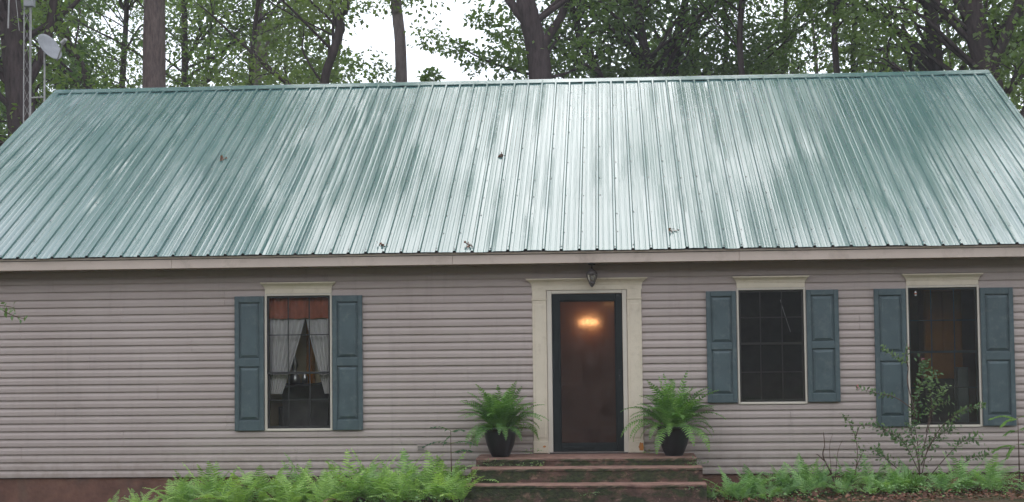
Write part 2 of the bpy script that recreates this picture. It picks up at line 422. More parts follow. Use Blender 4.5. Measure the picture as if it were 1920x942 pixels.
# front wall sheathing, cut round the openings
wall = MB()
xs = sorted([XL, XR] + [h[0] + 0.01 for h in holes] + [h[1] - 0.01 for h in holes])
for a, b_ in zip(xs[:-1], xs[1:]):
    mid = (a + b_) / 2; hs = [h for h in holes if h[0] < mid < h[1]]
    if not hs: wall.box((a, 0.0, -0.27), (b_, 0.11, 2.46))
    else:
        h = hs[0]
        wall.box((a, 0.0, -0.27), (b_, 0.11, h[2] + 0.01)); wall.box((a, 0.0, h[3] - 0.01), (b_, 0.11, 2.46))
# gable walls with triangular tops, back wall
for x in (XL, XR - 0.11):
    n = len(wall.v)
    pr = [(0.113, -0.27), (BACK - 0.113, -0.27), (BACK - 0.113, 2.62), (PY, PZ - 0.19), (0.113, 2.62)]
    wall.prism_x(pr, x, x + 0.11)
wall.box((XL, BACK - 0.11, -0.27), (XR, BACK, 2.46))
wallo = wall.build('wall', M['siding'], house)

# siding courses (Dutch lap profile), one object per run
def course_prof(z0, z1):
    return [(-0.0005, z0), (-0.0200, z0 + 0.001), (-0.0210, z0 + 0.004), (-0.0195, z0 + 0.048), (-0.0165, z0 + 0.057), (-0.0045, z0 + 0.082), (-0.003, z1), (-0.0005, z1)]
SURR = (-0.992, 0.436, -0.30, 2.272)
cut = [(W1[0] + 0.004, W1[1] - 0.004, W1[2] + 0.004, 2.262), (W2[0] + 0.004, W2[1] - 0.004, W2[2] + 0.004, 2.262), (W3[0] + 0.004, W3[1] - 0.004, W3[2] + 0.004, 2.262), (-0.975, 0.425, 0.0, 2.262)]
rs = random.Random(5)
z = ZB; k = 0
while z < ZT - 0.01:
    z1 = min(z + CH, ZT - 0.002)
    zm = (z + z1) / 2
    cs = sorted([(c[0], c[1]) for c in cut if c[2] < zm < c[3]])
    runs = []; x = XL
    for c0, c1 in cs: runs.append((x, c0)); x = c1
    runs.append((x, XR))
    # factory panel joints, staggered every second course
    st = (k // 2 * 1.37) % 3.66
    joints = [XL + st + 3.66 * i for i in range(6)]
    for a, b_ in runs:
        js = [a] + [j for j in joints if a + 0.3 < j < b_ - 0.3] + [b_]
        for q, (p0, p1) in enumerate(zip(js[:-1], js[1:])):
            dy = 0.0014 if (q % 2) else 0.0
            pr = [(y - dy if y < -0.001 else y, zz_ + rs.uniform(-0.0002, 0.0002)) for y, zz_ in course_prof(z, z1)]
            MB().prism_x(pr, p0, p1 - 0.003 if p1 != b_ else p1).build('siding_course', M['siding'], wallo)
    z += CH; k += 1

# foundation
fo = MB(); fo.box((XL + 0.03, 0.012, -0.9), (XR - 0.03, 0.15, -0.272)); fo.box((XL + 0.03, 0.15, -0.9), (XL + 0.2, BACK - 0.1, -0.272))
fo.box((XR - 0.2, 0.15, -0.9), (XR - 0.03, BACK - 0.1, -0.272))
fo.build('foundation', M['brick'], house)

# fascia, soffit
ea = node_part('eave', house)
x = RL + 0.02; q = 0
while x < RR - 0.02:
    x1 = min(x + 3.66, RR - 0.02)
    MB().bbox((x, -0.325 - 0.0015 * (q % 2), 2.452), (x1 - 0.002, -0.305, 2.572), 0.004).build('fascia_board', M['fascia'], ea)
    x = x1; q += 1
MB().prism_x([(-0.335, 2.577), (-0.341, 2.585), (-0.341, 2.6), (-0.333, 2.606), (-0.31, 2.606), (-0.31, 2.577)], RL + 0.02, RR - 0.02).build('drip_trim', M['fascia'], ea)
me = MB().bbox((0.002, -0.300, 2.452), (0.3018, -0.012, 2.462), 0.003)
for q in range(3): me.box((0.02 + q * 0.1, -0.29, 2.447), (0.032 + q * 0.1, -0.02, 2.452))
me = me.mesh('soffit_panel'); me.materials.append(M['soffit'])
x = XL
while x < XR:
    o = link('soffit_panel', me, None, ea); o.location.x = x; x += 0.3048
# bottom lip of the soffit trim against the wall
MB().box((XL, -0.024, 2.44), (XR, -0.017, 2.452)).build('soffit_trim', M['siding'], ea)

# roof
roof = node_part('roof', house)
def rp(x, d, h):
    # point on the front roof slope: d metres up the slope from the eave, h above it
    return (x, EY + d * math.cos(ANG) - h * math.sin(ANG), EZ + d * math.sin(ANG) + h * math.cos(ANG))
RIB0 = -0.1298; P = 0.2286
rs = random.Random(11)
NR = 18
def panel(x0, x1, seed, first):
    r = random.Random(seed); prof = []
    # profile breakpoints
    k0 = math.floor((x0 - RIB0) / P) - 1
    pts = []
    for kk in range(k0, k0 + 8):
        c = RIB0 + kk * P
        pts += [(c - 0.024, 0), (c - 0.011, 0.024), (c + 0.011, 0.024), (c + 0.024, 0),
                (c + 0.062, 0.0), (c + 0.071, 0.0020), (c + 0.080, 0.0020), (c + 0.089, 0.0),
                (c + 0.1143, 0.0012), (c + 0.139, 0.0), (c + 0.148, 0.0020), (c + 0.157, 0.0020), (c + 0.166, 0.0)]
    pts = [p for p in pts if x0 - 1e-6 <= p[0] <= x1 + 1e-6]
    ph = [r.uniform(0, 6.28) for _ in range(6)]; am = [r.uniform(0.0006, 0.0022) for _ in range(3)]
    tilt = r.uniform(-0.004, 0.004); bow = r.uniform(-0.004, 0.004)
    xm = (x0 + x1) / 2
    def pan(k, x, d):
        # every pan between two ribs is dished and twisted a little differently (oil canning)
        q = random.Random(9000 + k); c = RIB0 + (k + 0.5) * P
        tx = q.gauss(0, 0.010); a1, a2 = q.gauss(0, 0.0052), q.gauss(0, 0.0018); p1, p2 = q.uniform(0, 6.28), q.uniform(0, 6.28); w1, w2 = q.uniform(0.7, 1.3), q.uniform(2.0, 3.2)
        e = x - c
        return tx * e * (0.6 + 0.4 * math.sin(0.9 * d + p1)) + a1 * math.sin(w1 * d + p1) + a2 * math.sin(w2 * d + p2) + q.gauss(0, 0.05) * (e * e - 0.006)
    def wv(x, d):
        k = math.floor((x - RIB0) / P + 1e-6); f = (x - RIB0) / P - k
        base = tilt * (x - xm)
        if f < 0.12: return base + 0.5 * (pan(k, x, d) + pan(k - 1, x, d))
        if f > 0.88: return base + 0.5 * (pan(k, x, d) + pan(k + 1, x, d))
        return base + pan(k, x, d)
    mbp = MB()
    rows = [LEN * i / NR for i in range(NR + 1)]; rows[-1] = LEN - 0.01; rows[0] = -0.03
    for (xa, ha), (xb, hb) in zip(pts[:-1], pts[1:]):
        n = len(mbp.v)
        for d in rows:
            for (xx, hh) in ((xa, ha), (xb, hb)):
                hh2 = hh + wv(xx, d) + 0.004
                mbp.v.append(rp(xx, d, hh2))
        for i in range(NR):
            mbp.f.append((n + 2 * i, n + 2 * i + 1, n + 2 * i + 3, n + 2 * i + 2))
    return mbp
x = RIB0 - 40 * P + 0.02; edge = []
edges = [RIB0 + P * k + 0.024 for k in range(-41, 28, 4)]
edges = [RL] + [e for e in edges if RL + 0.15 < e < RR - 0.15] + [RR]
for i, (a, b_) in enumerate(zip(edges[:-1], edges[1:])):
    mbp = panel(a - (0.048 if i else 0), b_, 100 + i, i == 0)
    o = mbp.build('roof_panel', M['roof'], roof, True)
    if i % 2: o.location = Vector((0, -math.sin(ANG), math.cos(ANG))) * 0.0015
# roof deck under the sheets (dark edge seen below the ribs)
dk = MB()
pr = [(EY + 0.02, EZ - 0.012), (PY, PZ - 0.012), (2 * PY - EY, EZ - 0.012), (2 * PY - EY, EZ - 0.05), (PY, PZ - 0.06), (EY + 0.02, EZ - 0.05)]
dk.prism_x(pr, RL + 0.03, RR - 0.03); dk.build('roof_deck', M['black'], roof)
bk = MB(); bk.v += [(RL, PY, PZ), (RR, PY, PZ), (RR, 2 * PY - EY, EZ), (RL, 2 * PY - EY, EZ)]; bk.f.append((0, 1, 2, 3))
bk.build('rear_roof_slope', M['roof'], roof)
# ridge cap in overlapping lengths
x = RL - 0.03; q = 0
while x < RR:
    x1 = min(x + 3.05, RR + 0.03); h = 0.003 * (q % 2)
    dz = rs.uniform(-0.004, 0.004)
    cap = MB(); yd = 0.155 * math.cos(ANG); zd = 0.155 * math.sin(ANG); o_ = 0.030 + h
    cap.prism_x([(PY - yd, PZ - zd + o_ - 0.014), (PY - yd, PZ - zd + o_), (PY - 0.02, PZ + o_ - 0.006), (PY, PZ + o_ + 0.006), (PY + 0.02, PZ + o_ - 0.006), (PY + yd, PZ - zd + o_), (PY + yd, PZ - zd + o_ - 0.014), (PY, PZ + o_ - 0.012)], x, x1)
    o = cap.build('ridge_cap', M['roof'], roof); o.location.z = dz
    x = x1 - (0.08 if x1 < RR else -1); q += 1
# rake trims
for s, xe in ((-1, RL), (1, RR)):
    tr = MB(); n = 0
    for a, b_ in (((EY - 0.03), (PY)),):
        x0, x1 = sorted((xe + s * 0.025, xe - s * 0.06))
        p0 = rp(0, -0.03, 0.024); p1 = rp(0, LEN, 0.024); p2 = rp(0, LEN, -0.1); p3 = rp(0, -0.03, -0.1)
        tr.prism_x([(p0[1], p0[2]), (p1[1], p1[2]), (p1[1], p1[2] - 0.012), (p0[1], p0[2] - 0.012)], x0, x1)
        xa, xb = sorted((xe + s * 0.025, xe + s * 0.035))
        tr.prism_x([(p0[1], p0[2]), (p1[1], p1[2]), (p2[1], p2[2]), (p3[1], p3[2])], xa, xb)
    tr.build('rake_trim', M['roof'], roof)
# screws with washers
sc = MB()
for kk in range(-40, 28):
    X = RIB0 + kk * P
    for d in [0.04] + [0.55 + 0.62 * i for i in range(10)]:
        if d > LEN - 0.2 or (d > 0.1 and rs.random() < 0.3): continue
        p = rp(X + rs.uniform(-0.006, 0.006) + (0.035 if d > 0.1 else 0.0), d + rs.uniform(-0.03, 0.03), 0.0315 if d < 0.1 else 0.006)
        n = len(sc.v)
        for j in range(6):
            th = j * math.pi / 3; sc.v.append((p[0] + 0.011 * math.cos(th), p[1] + 0.011 * math.sin(th) * math.cos(ANG), p[2] + 0.011 * math.sin(th) * math.sin(ANG) - 0.002))
        sc.v.append((p[0], p[1] - 0.005, p[2] + 0.009))
        for j in range(6): sc.f.append((n + j, n + (j + 1) % 6, n + 6))
tag(sc.build('screws', M['sash2'], roof), kind='stuff')

# windows
def cornice(name, parent, xa, xb, z0, z1, fl):
    # crown head: frieze + flared crown with mitred ends
    c = MB(); h = z1 - z0
    levels = [(0.0, 0.030, 0.0), (0.42 * h, 0.030, 0.0), (0.43 * h, 0.036, 0.004), (0.52 * h, 0.038, 0.006), (0.66 * h, 0.048, fl * 0.3), (0.84 * h, 0.072, fl * 0.75), (0.88 * h, 0.078, fl * 0.9), (0.885 * h, 0.084, fl), (h, 0.084, fl)]
    n = len(c.v)
    for dz, dy, dx in levels:
        c.v += [(xa - dx, -0.001, z0 + dz), (xa - dx, -dy, z0 + dz), (xb + dx, -dy, z0 + dz), (xb + dx, -0.001, z0 + dz)]
    for i in range(len(levels) - 1):
        for j in range(4):
            a = n + 4 * i + j; b2 = n + 4 * i + (j + 1) % 4; c.f.append((a, b2, b2 + 4, a + 4))
    L = len(levels) - 1
    c.f.append((n + 3, n + 2, n + 1, n)); c.f.append((n + 4 * L, n + 4 * L + 1, n + 4 * L + 2, n + 4 * L + 3))
    return c.build(name, M['trim'], parent)

def window(w, upmat, lowmat, sash, label, screen_full=False, screen_low=False, lower_muntins=True, mat_up='glass', mat_low='glass'):
    x0, x1, z0, z1, zm = w
    win = node_part('window', house); win['label'] = label
    t_ = 0.026
    fr = MB()
    fr.bbox((x0, -0.030, z0), (x0 + t_, 0.02, z1)); fr.bbox((x1 - t_, -0.030, z0), (x1, 0.02, z1))
    fr.bbox((x0 + t_ + 0.0005, -0.029, z1 - t_), (x1 - t_ - 0.0005, 0.02, z1)); fr.bbox((x0 + t_ + 0.0005, -0.033, z0 - 0.004), (x1 - t_ - 0.0005, 0.02, z0 + t_))
    fr.build('window_frame', M['winTrim'], win)
    a, b_ = x0 + t_ + 0.001, x1 - t_ - 0.001; c, d = z0 + t_ + 0.001, z1 - t_ - 0.001
    for nm, lo, hi, y, mat, gm, mun in (('upper_sash', zm - 0.012, d, 0.004, upmat, mat_up, True), ('lower_sash', c, zm + 0.016, 0.032, lowmat, mat_low, lower_muntins)):
        s_ = MB(); wd = 0.024
        s_.bbox((a, y - 0.012, lo), (a + wd, y + 0.014, hi), 0.002); s_.bbox((b_ - wd, y - 0.012, lo), (b_, y + 0.014, hi), 0.002)
        s_.bbox((a + wd, y - 0.0125, lo), (b_ - wd, y + 0.0135, lo + 0.03), 0.002); s_.bbox((a + wd, y - 0.0125, hi - 0.026), (b_ - wd, y + 0.0135, hi), 0.002)
        s_.build(nm, mat, win)
        if mun:
            mu = MB(); mw = 0.0065
            for k in (1, 2):
                xm = a + (b_ - a) * k / 3; mu.box((xm - mw, y - 0.006, lo + 0.03), (xm + mw, y + 0.008, hi - 0.026))
            zc = (lo + hi) / 2
            mu.box((a + wd, y - 0.0065, zc - mw), (b_ - wd, y + 0.0085, zc + mw))
            mu.build('muntin', mat, win)
        pn = MB(); pn.v += [(a + wd * 0.5, y + 0.001, lo + 0.01), (b_ - wd * 0.5, y + 0.001, lo + 0.01), (b_ - wd * 0.5, y + 0.001, hi - 0.01), (a + wd * 0.5, y + 0.001, hi - 0.01)]; pn.f.append((0, 1, 2, 3)); pn.build('pane', M[gm], win)
    if screen_full or screen_low:
        hi = d if screen_full else zm
        pl = MB(); pl.v += [(a, -0.016, c), (b_, -0.016, c), (b_, -0.016, hi), (a, -0.016, hi)]; pl.f.append((0, 1, 2, 3))
        pl.build('insect_screen', M['screen'], win)
    cornice('window_cornice', win, x0 + 0.005, x1 - 0.005, z1 + 0.004, z1 + 0.152, 0.052)
    return win

win1 = window(W1, M['sash'], M['sash'], None, 'left window with red valance and tied white curtains', screen_low=False)
win2 = window(W2, M['sash2'], M['sash2'], None, 'shorter dark screened window right of the door', screen_full=True)
M['sash3'] = paint('olive_sash', (0.12, 0.12, 0.115), 0.5, 0.1)
win3 = window(W3, M['sash3'], M['sash3'], None, 'tall dark window behind the flowering shrub', screen_full=True)

def shutter(x0, x1, z0, z1):
    s = node_part('shutter', house); h = z1 - z0; wd = 0.058
    f = MB(); yf = -0.052; yb = -0.0255
    f.bbox((x0, yf, z0), (x0 + wd, yb, z1), 0.005); f.bbox((x1 - wd, yf, z0), (x1, yb, z1), 0.005)
    rails = [(z0, z0 + 0.075 * h), (z0 + 0.475 * h, z0 + 0.535 * h), (z1 - 0.048 * h, z1)]
    for a, b_ in rails: f.bbox((x0 + wd - 0.001, yf + 0.0005, a), (x1 - wd + 0.001, yb, b_), 0.005)
    f.build('shutter_frame', M['shutter'], s)
    for a, b_ in ((rails[0][1], rails[1][0]), (rails[1][1], rails[2][0])):
        p = MB(); xa, xb = x0 + wd - 0.002, x1 - wd + 0.002; n = 0
        br = 0.035; y0, y1 = yb - 0.004, yf + 0.003
        g_ = 0.012
        p.v += [(xa, y0, a - 0.001), (xb, y0, a - 0.001), (xb, y0, b_ + 0.001), (xa, y0, b_ + 0.001),
                (xa + g_, y0, a + g_), (xb - g_, y0, a + g_), (xb - g_, y0, b_ - g_), (xa + g_, y0, b_ - g_),
                (xa + g_ + br, y1, a + g_ + br), (xb - g_ - br, y1, a + g_ + br), (xb - g_ - br, y1, b_ - g_ - br), (xa + g_ + br, y1, b_ - g_ - br)]
        for r_ in (0, 4):
            for j in range(4):
                k2 = (j + 1) % 4; p.f.append((r_ + j, r_ + k2, r_ + 4 + k2, r_ + 4 + j))
        p.f.append((8, 9, 10, 11)); p.build('shutter_panel', M['shutter'], s)
for a in ((-4.893, -4.505, 0.331, 2.087), (-3.600, -3.205, 0.331, 2.083), (1.257, 1.641, 0.643, 2.075), (2.536, 2.945, 0.643, 2.077), (3.393, 3.796, 0.322, 2.078), (4.730, 5.143, 0.322, 2.076)):
    shutter(*a)

# door surround
ds = node_part('door_surround', house)
for xa, xb in ((-0.985, -0.802), (0.242, 0.427)):
    p = node_part('pilaster', house)
    MB().bbox((xa, -0.034, 0.165), (xb, -0.001, 1.985), 0.004).build('shaft', M['trim'], p)
    MB().bbox((xa + 0.03, -0.039, 0.21), (xb - 0.03, -0.0335, 1.93), 0.003).build('raised_panel', M['trim'], p)
    MB().bbox((xa - 0.006, -0.044, 0.012), (xb + 0.006, -0.001, 0.1645), 0.006).build('plinth', M['trim'], p)
    cp_ = MB(); cp_.bbox((xa - 0.006, -0.041, 1.9855), (xb + 0.006, -0.001, 2.01), 0.004); cp_.bbox((xa + 0.002, -0.037, 2.0105), (xb - 0.002, -0.001, 2.1155), 0.003)
    cp_.build('capital', M['trim'], p)
    pt = MB(); rr = random.Random(7 if xa > 0 else 8)
    cx, cz, sx_, sz_ = (xb - 0.03, 0.088, 0.042, 0.07) if xa > 0 else (xb - 0.045, 0.1, 0.022, 0.016)
    n = 14; pt.v.append((cx, -0.0458, cz))
    for j in range(n):
        th = 2 * math.pi * j / n; q = rr.uniform(0.65, 1.1)
        pt.v.append((min(cx + sx_ * q * math.cos(th), xb + 0.0), -0.0455, min(0.158, max(0.02, cz + sz_ * q * math.sin(th)))))
    for j in range(n): pt.f.append((0, 1 + j, 1 + (j + 1) % n))
    o = pt.build('bare_wood_patch', M['wood'], p); o['label'] = 'patch of bare orange wood on the plinth'
cornice('door_cornice', ds, -0.99, 0.435, 2.1165, 2.268, 0.072)
jb = MB(); jb.bbox((-0.7985, -0.02, 0.0), (-0.735, 0.06, 2.115), 0.006); jb.bbox((0.180, -0.02, 0.0), (0.239, 0.06, 2.115), 0.006); jb.bbox((-0.7345, -0.019, 2.068), (0.1795, 0.06, 2.1155), 0.006)
jb.build('door_jamb', M['winTrim'], ds)
MB().bbox((-0.78, -0.06, 0.0), (0.225, 0.10, 0.022), 0.006).build('threshold', M['bronze'], ds)
sd_ = node_part('storm_door', house)
x0, x1, z0, z1 = -0.732, 0.177, 0.028, 2.064
f = MB()
f.bbox((x0, -0.012, z0), (x0 + 0.098, 0.018, z1), 0.006); f.bbox((x1 - 0.088, -0.012, z0), (x1, 0.018, z1), 0.006)
f.bbox((x0 + 0.0975, -0.0115, z0), (x1 - 0.0875, 0.018, z0 + 0.105), 0.006); f.bbox((x0 + 0.0975, -0.0115, z1 - 0.09), (x1 - 0.0875, 0.018, z1), 0.006)
f.build('door_frame', M['doorframe'], sd_)
f = MB(); a, b_, c, d = x0 + 0.098, x1 - 0.088, z0 + 0.105, z1 - 0.09
for q in (((a, -0.005, c), (a + 0.012, 0.01, d)), ((b_ - 0.012, -0.005, c), (b_, 0.01, d)), ((a + 0.012, -0.005, c), (b_ - 0.012, 0.01, c + 0.012)), ((a + 0.012, -0.005, d - 0.012), (b_ - 0.012, 0.01, d))):
    f.box(*q)
f.build('glass_bead', M['black'], sd_)
MB().box((a + 0.002, 0.001, c + 0.002), (b_ - 0.002, 0.005, d - 0.002)).build('door_pane', M['doorglass'], sd_)
hd = MB(); hd.bbox((0.118, -0.018, 0.93), (0.146, -0.0115, 1.08), 0.003); hd.tube([(0.132, -0.016, 1.0), (0.132, -0.05, 1.0), (0.132, -0.052, 0.95)], [0.008, 0.008, 0.006], 8)
hd.build('door_handle', M['black'], sd_)
cl = MB(); cl.tube([(-0.6, -0.02, 0.085), (-0.35, -0.02, 0.085)], 0.012, 8); cl.tube([(-0.35, -0.02, 0.085), (-0.2, -0.02, 0.085)], 0.005, 6); cl.build('door_closer', M['doorframe'], sd_)
# wall hydrant / vent cover left of the steps
vn = node_part('wall_vent', house)
MB().bbox((-2.505, -0.028, 0.055), (-2.395, -0.012, 0.135), 0.004).build('cover', M['siding'], vn)
q = MB()
for k in range(3): q.box((-2.49, -0.031, 0.068 + 0.02 * k), (-2.41, -0.0275, 0.076 + 0.02 * k))
q.build('louvre', M['sash2'], vn)

# ------------------------------------------------------------------ rooms behind the windows
rm = node_part('interior', house)
q = MB(); q.box((XL + 0.12, 0.12, -0.05), (XR - 0.12, 4.7, -0.002)); q.build('room_floor', M['floorwood'], rm)
q = MB(); q.box((XL + 0.12, 0.12, 2.44), (XR - 0.12, 4.7, 2.448)); q.build('room_ceiling', M['ceil'], rm)
q = MB(); q.box((XL + 0.12, 4.6, 0), (-1.72, 4.68, 2.44)); q.box((-1.72, 0.12, 0), (-1.64, 4.68, 2.44)); q.build('room_wall', M['tan'], rm)
q = MB(); q.box((-1.64, 4.6, 0), (XR - 0.12, 4.68, 2.44)); q.build('hall_wall', M['woodwall'], rm)
q = MB(); q.box((0.95, 0.125, 0), (1.0, 2.1, 2.44)); q.box((3.2, 0.125, 0), (3.25, 2.0, 2.44)); q.box((1.0, 1.9, 0), (3.2, 1.95, 2.44)); q.build('partition', M['chair'], rm)
# hallway wall light
wl = thing('wall_light', 'glowing amber bar light on the hallway wall behind the storm door', 'lamp', (-0.31, 4.598, 1.73))
MB().bbox((-0.13, -0.03, -0.05), (0.13, 0.0, 0.05), 0.006).build('back_plate', M['bronze'], wl)
for k in range(4):
    g_ = MB(); g_.lathe([(0.0, -0.03), (0.022, -0.026), (0.032, -0.008), (0.032, 0.018), (0.022, 0.03), (0, 0.034)], (-0.105 + 0.07 * k, -0.085, 0), 12); g_.build('lamp_shade', M['lit'], wl, True)
for k in range(4):
    pl = bpy.data.lights.new('bulb', 'POINT'); pl.energy = 0.45; pl.color = (1.0, 0.50, 0.20); pl.shadow_soft_size = 0.028
    po = bpy.data.objects.new('bulb', pl); C.objects.link(po); po.parent = wl; po.location = (-0.105 + 0.07 * k, -0.15, 0.0)
ul = thing('picture_light', 'faint amber strip light high on the hallway wall', 'lamp', (0.02, 4.598, 2.02))
MB().bbox((-0.1, -0.05, -0.018), (0.1, 0.0, 0.018), 0.006).build('housing', M['bronze'], ul)
MB().tube([(-0.09, -0.062, -0.008), (0.09, -0.062, -0.008)], 0.011, 8).build('tube_bulb', M['lit'], ul)
fd = thing('inner_door', 'open brown wooden door leaf in the hallway behind the storm door', 'door', (0.62, 0.4, 0))
q = MB(); q.bbox((-0.02, 0.0, 0.01), (0.02, 0.85, 2.03), 0.003); q.build('door_leaf', M['woodwall'], fd)
q = MB(); q.tube([(-0.02, 0.78, 1.0), (-0.07, 0.78, 1.0)], [0.012, 0.026], 10); q.build('door_knob', M['bronze'], fd)

# curtains, valance
def sheet(name, f, nu, nv, mat, parent=None):
    s = MB()
    for j in range(nv + 1):
        for i in range(nu + 1): s.v.append(f(i / nu, j / nv))
    for j in range(nv):
        for i in range(nu):
            a = j * (nu + 1) + i; s.f.append((a, a + 1, a + nu + 2, a + nu + 1))
    return s.build(name, mat, parent, True)
va = sheet('valance', lambda u, v: (-4.46 + 0.815 * u, 0.075 + 0.012 * math.sin(u * 48), 2.06 - 0.27 * v + 0.006 * math.sin(u * 24)), 60, 4, M['valance'])
tag(va, 'red orange valance across the top of the left window', 'valance')
cu = sheet('curtain', lambda u, v: ((-4.455 + (0.46 - 0.30 * v ** 1.1) * u), 0.11 + 0.016 * math.sin(u * 40 + v), 1.78 - 0.98 * v), 50, 14, M['curtain'])
tag(cu, 'wide white sheer curtain tied back at the left of the left window', 'curtain', 'white sheer curtains')
cu = sheet('curtain', lambda u, v: ((-3.645 - (0.33 - 0.24 * v ** 1.1) * (1 - u)), 0.11 + 0.014 * math.sin(u * 34 + v), 1.78 - 0.98 * v), 50, 14, M['curtain'])
tag(cu, 'narrow white sheer curtain tied back at the right of the left window', 'curtain', 'white sheer curtains')
dr = sheet('drape', lambda u, v: (-4.06 + 0.11 * u, 0.56 + 0.02 * math.sin(u * 14), 2.2 - 2.1 * v), 20, 4, M['orange'])
tag(dr, 'orange tan hanging strip seen between the white curtains', 'drape')
wp = thing('near_wall_panel', 'olive tan panel added as a near wall behind the curtains of the left window', 'panel', (-4.05, 0.62, 0))  # made-up panel standing in for the room wall, near the glass for daylight
MB().bbox((-0.8, 0, 0.02), (0.9, 0.04, 2.3), 0.004).build('panel', M['tan'], wp)
q = MB(); q.box((-0.8, -0.1, 0), (-0.7, 0.14, 0.02)); q.box((0.8, -0.1, 0), (0.9, 0.14, 0.02)); q.build('foot', M['tan'], wp)
ac = thing('armchair', 'dark upholstered armchair back seen low in the left window', 'armchair', (-4.0, 0.34, 0))
q = MB(); n = 0
prof = [(-0.29, 0.3), (-0.32, 0.6), (-0.325, 0.84), (-0.30, 0.90), (-0.1, 0.925), (0.12, 0.935), (0.30, 0.965), (0.325, 0.92), (0.31, 0.6), (0.29, 0.3)]
m_ = len(prof)
for y, s_ in ((0.0, 0.97), (-0.05, 1.0), (-0.12, 1.0), (-0.16, 0.96)):
    for px, pz in prof: q.v.append((px * s_, y, 0.3 + (pz - 0.3) * s_))
for r_ in range(3):
    for j in range(m_): q.f.append((r_ * m_ + j, r_ * m_ + (j + 1) % m_, (r_ + 1) * m_ + (j + 1) % m_, (r_ + 1) * m_ + j))
q.f.append(tuple(range(m_))); q.f.append(tuple(3 * m_ + j for j in reversed(range(m_))))
q.build('backrest', M['chair'], ac, True)
MB().bbox((-0.3, 0.0, 0.15), (0.3, 0.5, 0.45), 0.03).build('seat', M['chair'], ac)
for sx_ in (-1, 1):
    MB().bbox((min(sx_ * 0.3, sx_ * 0.4), 0.0, 0.15), (max(sx_ * 0.3, sx_ * 0.4), 0.55, 0.62), 0.03).build('arm', M['chair'], ac)
    for yy in (0.03, 0.5): MB().tube([(sx_ * 0.33, yy, 0), (sx_ * 0.33, yy, 0.15)], 0.02, 8).build('leg', M['bronze'], ac)
tb = thing('side_table', 'small dark side table behind the armchair', 'table', (-4.2, 0.46, 0))
MB().lathe([(0, 0.9), (0.12, 0.9), (0.12, 0.93), (0, 0.93)], k=20).build('table_top', M['bronze'], tb)
MB().lathe([(0.11, 0), (0.10, 0.03), (0.025, 0.06), (0.025, 0.9)], k=12).build('pedestal', M['bronze'], tb)
lp = thing('table_lamp', 'silvery glass lamp shining between the curtains of the left window', 'lamp', (-4.2, 0.46, 0.93))
MB().lathe([(0, 0), (0.07, 0), (0.08, 0.05), (0.05, 0.12), (0.025, 0.17), (0.03, 0.2), (0.05, 0.25), (0.03, 0.3), (0.012, 0.36), (0.012, 0.5), (0, 0.52)], k=20).build('lamp_base', M['silver'], lp, True)
bt = thing('glass_jar', 'small silvery glass jar beside the lamp in the left window', 'jar', (-4.06, 0.44, 0.93))
MB().lathe([(0, 0), (0.04, 0), (0.045, 0.08), (0.02, 0.12), (0.02, 0.15), (0, 0.16)], k=16).build('jar_body', M['silver'], bt, True)
# right rooms
cb = thing('orange_cabinet', 'orange wooden cabinet glowing inside the right window', 'cabinet', (4.42, 0.75, 0))
MB().bbox((-0.25, 0.0, 0.9), (0.25, 0.35, 2.1), 0.01).build('cabinet_body', M['orange'], cb)
for sx_ in (0, 1): MB().bbox((-0.235 + 0.24 * sx_, -0.02, 1.25), (-0.005 + 0.24 * sx_, -0.001, 2.05), 0.008).build('cabinet_door', M['orange'], cb)
MB().bbox((-0.25, 0.001, 0.0), (0.25, 0.349, 0.899), 0.01).build('cabinet_base', M['chair'], cb)
fg = thing('pale_light_panel', 'pale blue panel standing in for bright window light inside the right window', 'appliance', (4.62, 0.55, 0))  # made-up panel; its pale blue paints in bright window light
MB().bbox((-0.07, 0, 0.55), (0.07, 0.5, 1.05), 0.01).build('door', M['bluegrey'], fg); MB().bbox((-0.07, 0.01, 0.0), (0.07, 0.5, 0.54), 0.01).build('body', M['bluegrey'], fg)
ch = thing('window_charm', 'small white and red charm hanging inside the right window', 'ornament', (3.925, -0.022, 1.98))
MB().lathe([(0, 0), (0.012, 0.005), (0.014, 0.04), (0.008, 0.06), (0, 0.065)], k=10).build('charm_body', M['white'], ch, True)
MB().lathe([(0.0145, 0.02), (0.0155, 0.025), (0.0155, 0.035), (0.0145, 0.04)], k=10).build('red_band', M['valance'], ch, True)
bw = thing('pale_rod', 'thin pale rod hanging aslant inside the shorter right window', 'rod', (2.2, 0.10, 1.9))  # thin pale slanted rod just behind the glass
MB().tube([(0.02, 0, 0.06), (0.07, 0.0, -0.12), (0.145, 0.0, -0.36)], [0.0045, 0.0045, 0.0045], 6).build('rod', M['white'], bw)

